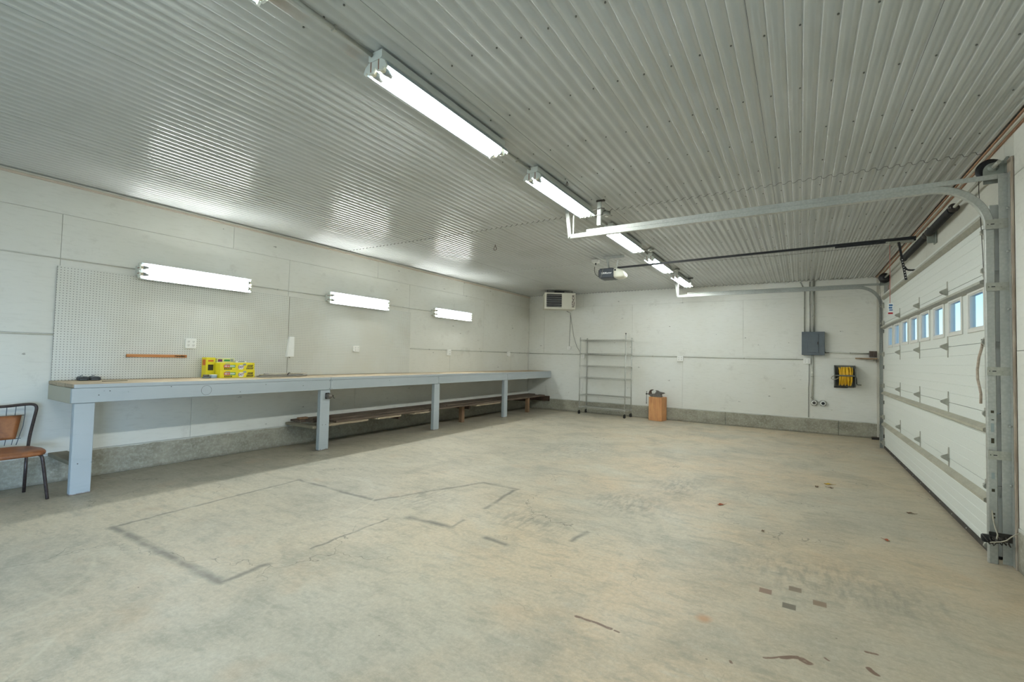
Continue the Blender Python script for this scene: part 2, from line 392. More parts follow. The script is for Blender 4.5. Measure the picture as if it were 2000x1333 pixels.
def galv(name, c, c2, rough=.38, metal=.85):
    q = NB(name); p = q.pos()
    n = q.voro(p, 55); n2 = q.noise(p, 3, 4)
    col = q.mix(q.step(n, .0, .8), lin(c), lin(c2)); col = q.mix(q.step(n2, .4, .7, 0, .4), col, lin(tuple(v*.8 for v in c)))
    return q.fin(col, q.step(n2, .3, .7, rough, rough+.16), metal)
M_GALV = galv('galvanised_steel', (190, 191, 184), (174, 175, 168), .36, .45)
M_GALVD = galv('dull_galvanised_steel', (186, 184, 172), (168, 167, 154), .46, .40)
M_STRUT = galv('strut_steel', (192, 188, 170), (178, 174, 156), .42, .35)
M_CHROME = galv('wire_shelf_chrome', (206, 206, 198), (186, 186, 178), .3, .15)
M_STEELD = simple('dark_oily_steel', (72, 68, 64), .5, .6, .3, 30)
M_BLACK = simple('black_paint', (30, 30, 32), .45, .0, .2, 30)
M_RUBBER = simple('black_rubber', (40, 38, 36), .8, 0, .3, 20)
M_SEAL = simple('dirty_door_seal', (66, 62, 56), .8, 0, .35, 14)
M_DRUMG = simple('bearing_plate_steel', (150, 154, 144), .5, .4, .1, 12)
M_DOOR = simple('door_white_skin', (216, 219, 212), .5, 0, .03, 60)
M_DFRAME = simple('window_frame_white', (216, 214, 206), .45, 0, .02, 10)
M_DARKG = simple('dark_gasket', (60, 80, 96), .5)
M_HSG = simple('fixture_white_enamel', (214, 216, 208), .35, 0, .03, 8)
M_REFL = simple('reflector_enamel', (168, 178, 182), .3, 0, .02, 8)
M_YELLOWED = simple('aged_lampholder_plastic', (206, 196, 170), .5, 0, .08, 30)
M_RSEAM = simple('rusty_seam', (142, 104, 84), .7, 0, .2, 60)
M_TUBECAP = simple('tube_end_metal', (150, 152, 150), .35, .5)
M_TUBE = emit('lit_fluorescent_tube', (0.935, 0.995, 0.975, 1), TUBE_POWER)
M_WPLAST = simple('white_plastic', (244, 243, 238), .4, 0, .02)
M_SLOT = simple('outlet_slot_grey', (72, 70, 66), .6)
M_GREYB = simple('grey_breaker_paint', (98, 106, 112), .45, .1, .06, 10)
M_GREYC = simple('conduit_grey', (164, 164, 155), .5, .3, .1, 10)
M_WCOND = simple('painted_conduit', (196, 196, 186), .5, 0, .05, 10)
M_WCOND2 = simple('raceway_paint', (200, 199, 190), .5, 0, .05, 10)
M_CORDW = simple('pale_cord', (176, 168, 150), .7, 0, .1, 30)
M_CORDG = simple('grey_cable', (132, 130, 124), .6, 0, .15, 30)
M_CORDB = simple('dark_cord', (62, 58, 54), .6)
M_ROPE = simple('brown_rope', (176, 160, 144), .85, 0, .2, 60)
M_RED = simple('red_pull_cord', (196, 120, 112), .6)
M_REEL = simple('reel_grey_plastic', (106, 108, 102), .5, 0, .08, 14)
M_YCORD = simple('yellow_cord', (236, 186, 40), .45, 0, .12, 14)
M_YBOX = simple('yellow_carton', (236, 220, 40), .5, 0, .04, 12)
M_YBOX2 = simple('pale_yellow_carton', (222, 222, 150), .5, 0, .05, 12)
M_PRED = simple('print_red', (190, 40, 50), .5); M_PGRN = simple('print_green', (50, 150, 84), .5); M_PBLK = simple('print_black', (56, 50, 26), .5)
M_PWHT = simple('print_white', (240, 240, 236), .5); M_PGRY = simple('print_grey', (150, 160, 160), .5); M_PPUR = simple('print_purple', (110, 50, 110), .5); M_PORG = simple('print_orange', (214, 110, 40), .5)
M_PYEL = simple('print_yellow', (238, 218, 50), .5); M_PBLU = simple('print_blue', (70, 120, 170), .5)
M_BATT = simple('dark_charger_plastic', (56, 60, 64), .45, 0, .1)
M_BATTL = simple('charger_mid_grey', (104, 112, 116), .45)
M_TIN = simple('pale_blue_tin', (170, 190, 206), .4)
M_VINYL = None
q = NB('worn_orange_brown_vinyl'); p_ = q.obj(); a_ = q.noise(p_, 7, 5, .7)
M_VINYL = q.fin(q.mix(q.step(a_, .38, .66), lin((160, 100, 58)), lin((112, 68, 42))), .42)
M_CHAIRF = simple('brown_black_tube', (70, 60, 58), .38, .4, .35, 50)
M_WIRE = simple('chair_wire', (90, 98, 104), .4, .5)
M_HEATER = simple('heater_cream_enamel', (212, 208, 192), .4, 0, .03, 6)
M_LOUV = simple('heater_louvre_grey', (176, 174, 170), .35, .4, .1)
M_LENS = None
q = NB('translucent_lens'); q.b.inputs['Subsurface Weight'].default_value = .0
M_LENS = q.fin(lin((222, 220, 204)), .3)
M_OPENER = simple('opener_charcoal', (70, 74, 80), .4, .1, .08, 20)
M_ANVIL = simple('worn_iron', (110, 104, 98), .5, .5, .3, 40)
M_BRASSY = simple('rusty_iron', (92, 74, 64), .6, .3, .3, 40)
M_LEAFR = simple('dry_red_leaf', (150, 74, 40), .8, 0, .3, 80); M_LEAFY = simple('yellow_leaf', (206, 164, 40), .8); M_LEAFB = simple('brown_leaf', (112, 88, 66), .8, 0, .3, 80)
q = NB('window_glass'); gl = q.n('ShaderNodeBsdfGlossy'); tr = q.n('ShaderNodeBsdfTransparent'); ms = q.n('ShaderNodeMixShader'); fr = None
gl.inputs['Roughness'].default_value = .02; tr.inputs[0].default_value = (.93, .98, 1, 1); ms.inputs[0].default_value = .08
q.l(tr.outputs[0], ms.inputs[1]); q.l(gl.outputs[0], ms.inputs[2]); q.l(ms.outputs[0], q.out.inputs[0]); M_GLASS = q.m
M_GROUND = simple('outside_gravel', (190, 190, 182), .9, 0, .1, 3)
M_OUT = simple('outside_wall', (150, 150, 146), .8)

# ------------------------------------------------------------------ room
XL, XR, YB, YN, HC = -6.23, 1.235, 10.81, -4.2, 2.985
B = MB
# floor: one slab
fxs = [XL-.15, -4.75, -1.25, XR+.15]; fys = [YN-.15, 1.2, 4.3, 7.3, YB+.15]
vs = [(x, y, z) for z in (-.15, 0) for y in fys for x in fxs]; fs = []; mats = []
cellmat = {(0, 1): 1, (1, 1): 2, (1, 2): 3, (2, 1): 4, (2, 2): 4}
for j in range(4):
    for i in range(3):
        a = 20+j*4+i; fs.append((a, a+1, a+5, a+4)); mats.append(cellmat.get((j, i), 0)); a -= 20; fs.append((a+4, a+5, a+1, a)); mats.append(0)
for (lst) in ([0, 1, 2, 3], [19, 18, 17, 16], [3, 7, 11, 15, 19], [16, 12, 8, 4, 0]):
    for a, b in zip(lst, lst[1:]): fs.append((b, a, a+20, b+20)); mats.append(0)
fo = B().add(vs, fs).build('floor', M_FLOOR, fixn=False); fo['kind'] = 'structure'
for mt in M_FLOORS[1:]: fo.data.materials.append(mt)
fo.data.polygons.foreach_set('material_index', mats)
tag(B().box(XR+.15, 45, -40, 50, -.30, -.16).build('ground', M_GROUND), kind='structure')

def wall_panels(wall, rects, place, th=.010):
    for (a0, a1, z0, z1) in rects:
        g = .0016
        m = MB(); place(m, a0+g, a1-g, z0+g, z1-g, th); m.build('panel', wall['mat'], wall['o'])
def rows(a_lo, a_hi, offs, z0, z1, step=2.41):
    out = []; a = offs
    while a > a_lo: a -= step
    while a < a_hi:
        s, t = max(a, a_lo), min(a+step, a_hi)
        if t-s > .02: out.append((s, t, z0, z1))
        a += step
    return out
# left wall
wl = B().box(XL-.15, XL-.010, YN-.15, YB+.15, 0, HC+.12).build('wall_left', M_WALL); wl['kind'] = 'structure'
def pl_left(m, a0, a1, z0, z1, th): m.box(XL-th, XL, a0, a1, z0, z1, .0015)
R_ = rows(YN, YB, 2.70, .285, 1.463) + rows(YN, YB, 1.47, 1.463, 2.657) + rows(YN, YB, .69, 2.657, HC)
wall_panels(dict(o=wl, mat=M_WALL), R_, pl_left)
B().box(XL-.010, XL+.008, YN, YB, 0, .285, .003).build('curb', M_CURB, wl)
# back wall
wb = B().box(XL-.15, XR+.15, YB+.010, YB+.15, 0, HC+.12).build('wall_back', M_WALLB); wb['kind'] = 'structure'
def pl_back(m, a0, a1, z0, z1, th): m.box(a0, a1, YB, YB+th, z0, z1, .0015)
R_ = rows(XL, XR-.03, -2.235, .285, 1.463, 2.40) + rows(XL, XR-.03, -3.39, 1.463, 2.66, 2.37) + rows(XL, XR-.03, .15, 2.66, HC, 2.4)
wall_panels(dict(o=wb, mat=M_WALLB), R_, pl_back)
for i, (s, t) in enumerate(((XL, -3.9), (-3.9, -1.35), (-1.35, .62), (.62, XR-.02))):
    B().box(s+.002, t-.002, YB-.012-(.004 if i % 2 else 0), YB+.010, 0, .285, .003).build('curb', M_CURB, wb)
# right wall (door opening y 4.62..9.58, z 0..2.5 ; doorway behind the camera)
DY0, DY1, DZ = 4.60, 9.60, 2.50
wr = root('wall_right', (0, 0, 0), kind='structure')
def rwall(y0, y1, z0, z1, nm='backing'): B().box(XR+.010, XR+.15, y0, y1, z0, z1).build(nm, M_WALLB, wr)
rwall(DY1, YB+.15, 0, HC+.12); rwall(DY0, DY1, DZ, HC+.12); rwall(-.8, DY0, 0, HC+.12); rwall(-3.4, -.8, 1.60, HC+.12); rwall(YN-.15, -3.4, 0, HC+.12)
for (a0, a1, z0, z1) in ((DY1, YB, .285, 1.463), (DY1, YB, 1.463, 2.66), (DY1, YB, 2.66, HC), (DY0, 7.0, DZ, HC), (7.0, DY1, DZ, HC),
                         (1.97, 4.43, .285, 1.463), (-.8, 1.97, .285, 1.463), (3.1, 4.43, 1.463, 2.66), (.7, 3.1, 1.463, 2.66), (-.8, .7, 1.463, 2.66), (1.9, 4.43, 2.66, HC), (-.8, 1.9, 2.66, HC), (4.43, DY0, 2.80, HC)):
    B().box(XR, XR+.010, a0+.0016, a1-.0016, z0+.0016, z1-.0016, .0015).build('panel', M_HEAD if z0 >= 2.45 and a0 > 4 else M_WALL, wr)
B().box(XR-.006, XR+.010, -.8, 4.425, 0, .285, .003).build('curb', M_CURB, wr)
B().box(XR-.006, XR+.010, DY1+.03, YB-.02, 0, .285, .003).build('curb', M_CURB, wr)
# front wall behind the camera; its opening is added to hold the fill light
wf = B().box(XL-.15, -5.15, YN-.15, YN, 0, HC+.12).box(.35, XR+.15, YN-.15, YN, 0, HC+.12).box(-5.15, .35, YN-.15, YN, 2.4, HC+.12).build('wall_front', M_WALL); wf['kind'] = 'structure'

# ceiling: ribbed steel sheets, 10 ribs of 76 mm each
P = .0762; SW = P*10
prof = [(0, 0), (.003, 0), (.015, 0), (.020, .0008), (.027, .0048), (.038, .0122), (.044, .0160), (.048, .0170), (.052, .0170), (.064, .0170), (.067, .0162), (.0695, .0115), (.0728, .0046), (.0745, .0010)]
cl = B().box(XL-.15, XR+.15, YN-.15, YB+.15, HC+.055, HC+.12).build('ceiling', M_RUBBER); cl['kind'] = 'structure'
x0s = []; x = -.216
while x > XL-SW: x -= SW
while x < XR+.1: x0s.append(x); x += SW
mesh_cache = {}
for si, x in enumerate(x0s):
    for (y0, y1) in ((YN, .02), (.02, 4.845), (4.855, 7.40), (7.405, YB)):
        vs = []; fs = []; dz = .0012*((si % 2))
        pts = [(x+k*P+px, HC+pz*1.2) for k in range(10) for (px, pz) in prof] + [(x+SW-.0015, HC)]
        pts = [p for p in pts if XL <= p[0] <= XR+.012]
        if len(pts) < 3: continue
        m = MB(); n = len(pts)
        m.add([(a, t, b+dz) for t in (y0, y1) for (a, b) in pts], [(i, i+1, n+i+1, n+i) for i in range(n-1)], True)
        o = m.build('ceiling_panel', M_CEIL, cl, fixn=False)
        o.data.flip_normals()
m = MB()
for iy in range(22):
    y = .14+iy*.6096
    if y > YB-.05: break
    for ix in range(-46, 8):
        x = -.0037+ix*2*P*1.0
        if x < -2.25 or x > XR-.03: continue
        yy = y+random.uniform(-.012, .012)
        m.cyl((x, yy, HC+.0035), (x, yy, HC-.0020), .0052, 6)
sc_ = m.build('screws', simple('screw_grey', (92, 92, 86), .5, .2), cl); sc_['kind'] = 'stuff'

# trims
tl = B().box(XL, XL+.020, YN, YB, 2.945, 2.966, .002).build('trim_1', M_STAIN); tl['kind'] = 'structure'; tl.data.materials[0] = simple('trim_white_wash', (206, 192, 176), .6, 0, .10, 5)
tl2 = B().box(XL+.001, XL+.028, YN, YB, 2.967, 2.984, .002).build('trim_2', simple('trim_white', (204, 202, 190), .6, 0, .06, 5)); tl2['kind'] = 'structure'
tag(B().box(XR-.016, XR-.0005, YN, YB-.03, 2.952, 2.984, .002).build('trim_3', M_STAIN), kind='structure')
tag(B().box(XR-.036, XR-.017, YN, YB-.03, 2.960, 2.984, .002).build('trim_4', M_WTRIM), kind='structure')
tag(B().box(XR-.048, XR-.037, YN, YB-.03, 2.970, 2.984, .002).build('trim_9', M_STAIN), kind='structure')
tag(B().box(XR-.036, XR-.001, YB-.028, YB-.0005, 0, 2.94, .003).build('trim_5', M_WTRIM), kind='structure')
# door jambs: boards stacked on the wall face at both sides of the opening
for k, (a0, a1) in enumerate(((4.432, 4.52), (9.62, 9.72))):
    t_ = B().box(XR-.014, XR-.0005, a0, a1, .0, 2.80, .002).build('trim_%d' % (6+k), M_JAMB); t_['kind'] = 'structure'
for k, (a0, a1) in enumerate(((4.585, 4.665), (9.535, 9.615))):
    tag(B().box(1.2065, XR-.0145 if False else XR-.0006, a0, a1, .0, 2.515, .002).build('trim_%d' % (10+k), M_RUBBER), kind='structure')
tag(B().box(1.2065, XR-.0006, 4.667, 9.533, 2.47, 2.515, .002).build('trim_12', M_RUBBER), kind='structure')
tag(B().box(XR+.001, XR+.03, DY0-.001, DY1+.001, DZ, DZ+.03, .002).build('trim_8', M_JAMB), kind='structure')

# ------------------------------------------------------------------ garage door
door = root('door_1', (1.16, 7.1, 0), 'white insulated sectional overhead door with a row of eight windows', None, kind='structure')
def dl(y): return y-7.1
GY0, GY1 = 4.62, 9.58
SECT = [(.022, .509), (.513, 1.019), (1.023, 1.529), (1.533, 2.039), (2.043, 2.52)]
WY = [(4.74+.5745*k, 4.74+.5745*k+.365) for k in range(8)]; WZ = (1.650, 1.930)
def skin(m, y0, y1, z0, z1, x0=0.0, x1=.045):
    n = max(1, int(round((z1-z0)/.085))); pr = [(x0, z0)]
    for i in range(1, n):
        z = z0+(z1-z0)*i/n; pr += [(x0, z-.0035), (x0+.0028, z), (x0, z+.0035)]
    pr += [(x0, z1), (x1, z1), (x1, z0)]
    m.extrude(pr, y0, y1, lambda u, v, t: (u, t, v))
for i, (z0, z1) in enumerate(SECT):
    m = MB()
    if i != 3:
        skin(m, dl(GY0), dl(GY1), z0, z1)
        so = m.build('door_section', M_DOOR, door)
    else:
        m.box(0, .032, dl(GY0), dl(GY1), z0, WZ[0]); m.box(0, .032, dl(GY0), dl(GY1), WZ[1], z1)
        ed = [GY0]+[v for w in WY for v in w]+[GY1]
        m.box(.0321, .045, dl(GY0), dl(GY0)+.10, z0-.002, z1+.002); m.box(.0321, .045, dl(GY1)-.10, dl(GY1), z0-.002, z1+.002)
        for k in range(0, len(ed), 2): m.box(0, .032, dl(ed[k]), dl(ed[k+1]), WZ[0]-.001, WZ[1]+.001)
        so = m.build('door_section', M_DOOR, door)
        for (a, b) in WY:
            f = MB(); a_, b_ = dl(a), dl(b); w = .028
            for (y0, y1, zz0, zz1) in ((a_-w, a_+.004, WZ[0]-w, WZ[1]+w), (b_-.004, b_+w, WZ[0]-w, WZ[1]+w), (a_+.004, b_-.004, WZ[0]-w, WZ[0]+.004), (a_+.004, b_-.004, WZ[1]-.004, WZ[1]+w)):
                f.box(-.010, .000, y0, y1, zz0, zz1, .003)
            for (y0, y1, zz0, zz1) in ((a_, a_+.012, WZ[0], WZ[1]), (b_-.012, b_, WZ[0], WZ[1]), (a_+.012, b_-.012, WZ[0], WZ[0]+.012), (a_+.012, b_-.012, WZ[1]-.012, WZ[1])):
                f.box(-.002, .034, y0, y1, zz0, zz1, .002)
            f.build('window_frame', M_DFRAME, so)
            MB().box(.014, .018, a_+.012, b_-.012, WZ[0]+.012, WZ[1]-.012).build('pane', M_GLASS, so)
# horizontal struts
def strut(z0, z1, d, mat):
    h = z1-z0; pr = [(0, z0), (-.002, z0), (-d, z0+h*.30), (-d, z0+h*.62), (-.002, z1), (0, z1)]
    MB().extrude([(u-.0005, v) for (u, v) in pr], dl(GY0+.02), dl(GY1-.02), lambda u, v, t: (u, t, v)).build('strut', mat, door)
strut(.365, .435, .042, M_STRUT); strut(.868, .932, .042, M_STRUT); strut(1.940, 2.000, .050, M_GALVD); strut(2.415, 2.480, .045, M_GALVD)
# hinges
hb = MB()
hb.extrude([(-.012, -.098), (.012, -.098), (.018, -.03), (.018, .03), (.012, .098), (-.012, .098), (-.018, .03), (-.018, -.03)], -.0045, -.0005, lambda u, v, t: (t, u, v))
for s_ in (-.015, .012):
    hb.extrude([(-.004, -.034), (-.052, -.006), (-.056, .004), (-.052, .012), (-.004, .036)], s_, s_+.003, lambda u, v, t: (u, t, v))
hb.cyl((-.046, -.024, .003), (-.046, .026, .003), .008, 8)
hinge0 = hb.build('hinge', M_GALVD, door); first = True
for z in (.511, 1.021, 1.531, 2.041):
    for y in (5.755, 6.945, 8.165):
        if first: h = hinge0; first = False
        else: h = hinge0.copy(); COL.objects.link(h)
        h.location = (0, dl(y), z)
rb = MB(); rb.box(-.03, -.0005, -.03, .02, -.035, .035, .003); rb.cyl((-.040, -.062, 0), (-.040, .01, 0), .005, 8); rb.lathe((-.040, -.062, 0), (0, -1, 0), [(0, .021), (.004, .023), (.014, .023), (.018, .020)], 14)
r0 = rb.build('roller', M_GALVD, door); first = True
for z in (.10, .511, 1.021, 1.531, 2.041, 2.32):
    for (y, s_) in ((4.645, 1), (9.555, -1)):
        if first: h = r0; first = False
        else: h = r0.copy(); COL.objects.link(h)
        h.location = (0, dl(y), z); h.scale = (1, s_, 1)
MB().box(.000, .045, dl(GY0), dl(GY1), .0005, .021, .004).build('bottom_seal', M_RUBBER, door)
m = MB().box(-.006, -.0005, dl(GY0)+.01, dl(GY1)-.01, .012, .055, .001)
m.build('seal_retainer', M_SEAL, door)
m = MB()
for k in range(12): m.cyl((-.006, dl(4.8+k*.42), .034), (-.010, dl(4.8+k*.42), .034), .006, 8)
m.build('retainer_bolts', M_GALV, door)['kind'] = 'stuff'
# pull rope hanging near the track edge
m = MB(); pts = [(-.025, dl(4.70), 1.53), (-.028, dl(4.705), 1.49), (-.034, dl(4.745), 1.42), (-.036, dl(4.775), 1.33), (-.034, dl(4.78), 1.26), (-.030, dl(4.755), 1.20), (-.028, dl(4.735), 1.15), (-.028, dl(4.74), 1.08)]
m.tube(pts, .0085, 8); m.build('pull_rope', M_ROPE, door, 'short brown rope dangling on the door')
m = MB(); m.tube([(-.002, dl(4.70), 1.56), (-.028, dl(4.70), 1.55), (-.028, dl(4.70), 1.51), (-.002, dl(4.70), 1.50)], .006, 6); m.build('rope_clip', M_STEELD, door)

# ------------------------------------------------------------------ door tracks
def rail_section(path, y0, s, hw=.025, dep=.030):
    """C-shaped rail swept along a path of (x,z) with normals"""
    m = MB(); cs = [(-hw, dep), (-hw, .006), (-hw+.006, 0), (hw-.004, 0), (hw, .004), (hw, dep*.55), (hw-.0022, dep*.55), (hw-.0022, .0055), (hw-.005, .0022), (-hw+.007, .0022), (-hw+.0022, .007), (-hw+.0022, dep)]
    n = len(cs); vs = []; fs = []
    for (x, z, nx, nz) in path:
        for (u, w) in cs: vs.append((x+nx*u, y0+s*w, z+nz*u))
    for i in range(len(path)-1):
        for k in range(n): fs.append((i*n+k, i*n+(k+1) % n, (i+1)*n+(k+1) % n, (i+1)*n+k))
    fs += [tuple(range(n)), tuple(range((len(path)-1)*n, len(path)*n))]
    m.add(vs, fs); return m
def make_track(name, yw, s, label, seed):
    """yw: plane of the rail web, s: direction towards the door"""
    r = root(name, (1.13, yw, 0), label, 'door track', 'overhead door tracks')
    X = lambda x: x-1.13
    rail_section([(0, .0, 1, 0), (0, 2.325, 1, 0)], 0, s).build('vertical_rail', M_GALV, r)
    cx_, cz_, R = X(1.13-.32), 2.335, .32
    path = [(0, 2.328, 1, 0)]+[(cx_+R*cos(a), cz_+R*sin(a), cos(a), sin(a)) for a in [pi/2*i/14 for i in range(15)]]+[(X(-2.11), 2.655, 0, 1)]
    rail_section(path, 0, s).build('horizontal_rail', M_GALV, r)
    # reinforcing angle along the horizontal rail to the flag bracket
    o = -s*.0032
    m = MB(); m.box(X(-1.92), X(1.235), min(o, 0)-.0002, max(o, 0), 2.672, 2.706, 0); m.box(X(-1.92), X(1.235), min(o, s*.03), max(o, s*.03), 2.704, 2.707)
    for k in range(9): m.cyl((X(-1.85+k*.36), o, 2.690), (X(-1.85+k*.36), o-s*.003, 2.690), .005, 8)
    m.build('reinforcing_angle', M_GALV, r)
    # wall angle
    m = MB(); m.box(X(1.172), X(1.2205), min(0, s*.0022)-s*.012, max(0, s*.0022)-s*.012, .012, 2.70); m.box(X(1.2185), X(1.2205), min(-s*.012, -s*.052), max(-s*.012, -s*.052), .012, 2.70)
    for z in [.16+.28*i for i in range(9)]: m.cyl((X(1.190), -s*.012, z), (X(1.190), -s*.0125-s*.0008, z), .0045, 8)
    for z in (.55, .95, 1.75, 2.15, 2.45): m.cyl((X(1.2190), -s*.034, z), (X(1.205), -s*.034, z), .0075, 6)
    m.build('wall_angle', M_GALV, r)
    # jamb brackets
    for z in (.19, .744, 1.322, 1.911, 2.352):
        h = .029 if z < 2.2 else .034
        mb = MB(); w = -s*.0135
        mb.box(X(1.104), X(1.200), min(w, w-s*.0022), max(w, w-s*.0022), z-h, z+h, 0)
        mb.box(X(1.200), X(1.2202), min(w-s*.0005, w-s*.0030), max(w-s*.0005, w-s*.0030), z-h, z+h, 0)
        mb.cyl((X(1.185), w-s*.002, z), (X(1.185), w-s*.007, z), .007, 6)
        mb.cyl((X(1.125), w+s*.012, z), (X(1.125), w-s*.004, z), .006, 8)
        bo = mb.build('jamb_bracket', M_GALVD if z > .3 else M_STEELD, r)
        ms_ = MB(); ms_.box(X(1.115), X(1.150), min(w-s*.0022, w-s*.0030), max(w-s*.0022, w-s*.0030), z-.003, z+.003); ms_.build('slot', M_BLACK, bo)
    # end hanger up to the ceiling
    m = MB(); t = .0022
    m.add([(X(-2.175), -s*.004, 2.984), (X(-2.135), -s*.004, 2.984), (X(-2.093), -s*.004, 2.672), (X(-2.128), -s*.004, 2.635),
           (X(-2.175), -s*.004-s*t, 2.984), (X(-2.135), -s*.004-s*t, 2.984), (X(-2.093), -s*.004-s*t, 2.672), (X(-2.128), -s*.004-s*t, 2.635)], [(0, 1, 2, 3), (7, 6, 5, 4), (0, 4, 5, 1), (1, 5, 6, 2), (2, 6, 7, 3), (3, 7, 4, 0)])
    m.build('end_hanger', M_GALV, r)
    m = MB(); m.box(X(-2.098), X(-2.082), min(s*.034, s*.037), max(s*.034, s*.037), 2.64, 2.984); m.box(X(-2.098), X(-2.095), min(s*.034, s*.055), max(s*.034, s*.055), 2.64, 2.984); m.build('end_hanger', M_GALV, r)
    return r
tn = make_track('door_track', 4.50, 1, 'near galvanised door track at the right picture edge, curving to the ceiling', 1)
tf = make_track('door_track', 9.66, -1, 'far galvanised door track beside the hose-yellow cord reel, curving to the ceiling', 2)
tf['label'] = 'far galvanised door track in the corner past the garage door'
# stickers on the near rail
for (z, h, mt) in ((1.04, .018, M_PBLK), (.985, .006, M_PBLK), (.93, .060, M_PGRY), (.84, .035, M_PBLK), (.60, .042, M_PGRY), (.50, .02, M_PBLK), (.34, .012, M_PBLK), (.315, .012, M_PBLK)):
    B().box(-.006 if h > .015 else -.003, .010, -.0012, -.0004, z-h/2, z+h/2).build('sticker_print', mt, tn)
# perforated drop angles hanging loose from the ceiling
for (x, y, z0, lab) in ((-1.772, 4.47, 2.728, 'short slotted steel hanger above the near door track, between ceiling lights'), (-1.845, 9.50, 2.795, 'short slotted steel hanger beside the farthest ceiling light')):
    r = root('slotted_hanger', (x, y, 2.984), lab, 'bracket', 'slotted ceiling hangers')
    h = z0-2.984; m = MB(); m.box(-.019, .019, -.0012, .0012, h, 0); m.box(.0165, .019, .0012, .030, h, 0)
    m.build('angle', M_HSG, r)
    sl = MB()
    for k in range(4): sl.box(-.0025, .0025, -.0018, -.0011, h+.024+k*.046, h+.044+k*.046)
    sl.build('slots', M_BLACK, r)['kind'] = 'stuff'
    lx = -.06 if y < 5 else -.022
    MB().tube([(lx, -.003, h+.165), (.02, -.010, h+.172), (.062, -.004, h+.165)], .004, 6).build('bolt', M_STEELD, r)
    MB().tube([(lx, -.003, h+.105), (.02, -.010, h+.10), (.05, -.004, h+.108)], .0035, 6).build('bolt', M_STEELD, r)
    cb = MB(); cb.box(-.028, .060, -.014, .018, -.012, .004, .002); cb.build('foot', M_STEELD, r)

# ------------------------------------------------------------------ torsion spring shaft
sp = root('torsion_spring_shaft', (1.165, 7.1, 2.775), 'black torsion springs on a steel shaft above the garage door', 'spring')
MB().cyl((0, -2.66, 0), (0, 2.62, 0), .0125, 12).build('shaft', M_GALVD, sp)
for (a, b) in ((dl(5.62), dl(6.46)), (dl(6.62), dl(7.90))):
    n = int((b-a)/.0125); pts = []
    for k in range(n*8+1):
        an = 2*pi*k/8; pts.append((.031*cos(an), a+(b-a)*k/(n*8), .031*sin(an)))
    MB().tube(pts, .0058, 5).build('spring', simple('black_spring', (20, 20, 22), .6), sp)
for (y, d) in ((5.55, 1), (6.475, -1), (6.60, 1), (7.91, -1)):
    MB().lathe((0, dl(y), 0), (0, 1, 0), [(-.03, .026), (-.012, .030), (0, .040), (.012, .040), (.02, .033), (.045, .030)], 16).build('winding_cone', M_STEELD, sp)
m = MB(); m.box(-.01, .065, dl(6.535), dl(6.541), -.10, .07, .002); m.box(.055, .068, dl(6.50), dl(6.60), -.11, .08, .002); m.box(-.012, .04, dl(6.526), dl(6.55), -.03, .03, .006)
m.build('centre_bracket', M_DRUMG, sp)
for (y, s) in ((4.60, 1), (9.55, -1)):
    yl = dl(y)
    MB().lathe((0, yl, 0), (0, s, 0), [(0, .060), (.004, .080), (.010, .082), (.014, .070), (.022, .060), (.075, .052), (.080, .036)], 28).build('cable_drum', M_BLACK, sp)
    m = MB(); p0 = yl-s*.045
    # bearing plate with rounded front corner
    pr = [(-.052, -.115), (-.052, -.02)]+[(-.052+.05*(1-cos(a)), -.02+.055*sin(a)) for a in [pi/2*i/6 for i in range(1, 7)]]+[(.064, .045), (.064, -.115)]
    m.extrude(pr, p0, p0+s*.004, lambda u, v, t: (u, t, v))
    m.lathe((0, p0, 0), (0, -s, 0), [(0, .030), (.004, .030), (.006, .018), (.012, .016)], 20)
    m.box(.055, .067, min(p0, p0-s*.05), max(p0, p0-s*.05), -.10, .05)
    m.build('bearing_plate', M_DRUMG, sp)
    m = MB(); m.tube([(-.06, yl+s*.01, -.02), (-.062, yl+s*.01, -.14), (-.045, yl+s*.01, -.6), (-.03, yl+s*.01, -1.2)], .0022, 5); m.build('lift_cable', M_STEELD, sp)
    MB().cyl((0, p0-s*.012, 0), (0, p0-s*.05, 0), .0125, 10).build('shaft_end', M_BLACK, sp)

# ------------------------------------------------------------------ opener
op = root('garage_door_opener', (-2.53, 7.05, 2.71), 'black and white garage door opener hanging on straps from the ceiling', 'door opener')
m = MB(); m.box(-.200, .045, -.13, .13, -.085, .075, .018); m.build('motor_housing', M_OPENER, op)
m = MB(); m.box(-.215, -.196, -.11, .11, -.06, .055, .008); m.build('end_cap', M_BLACK, op)
m = MB(); cs = [(.045, .128, -.085, .072), (.10, .126, -.086, .066), (.15, .118, -.082, .045), (.185, .10, -.072, .015), (.205, .07, -.055, -.015)]
vs = []; n = 16
for (x, hy, z0, z1) in cs:
    for k in range(n):
        a = 2*pi*k/n; cyy = math.copysign(abs(cos(a))**.45, cos(a)); szz = math.copysign(abs(sin(a))**.45, sin(a))
        vs.append((x, hy*cyy, (z0+z1)/2+(z1-z0)/2*szz))
fs = [(i*n+k, i*n+(k+1) % n, (i+1)*n+(k+1) % n, (i+1)*n+k) for i in range(len(cs)-1) for k in range(n)]+[tuple(range(n)), tuple(range((len(cs)-1)*n, len(cs)*n))]
m.add(vs, fs, True); m.build('light_lens', M_LENS, op)
text_part('lettering', 'LiftMaster', .042, M_PWHT, op, TY(-.07, -.1310, -.005), wide=1.0, bold=.0006)
MB().box(.055, .085, -.1295, -.1275, .02, .045, .001).build('button', M_BLACK, op)
m = MB()
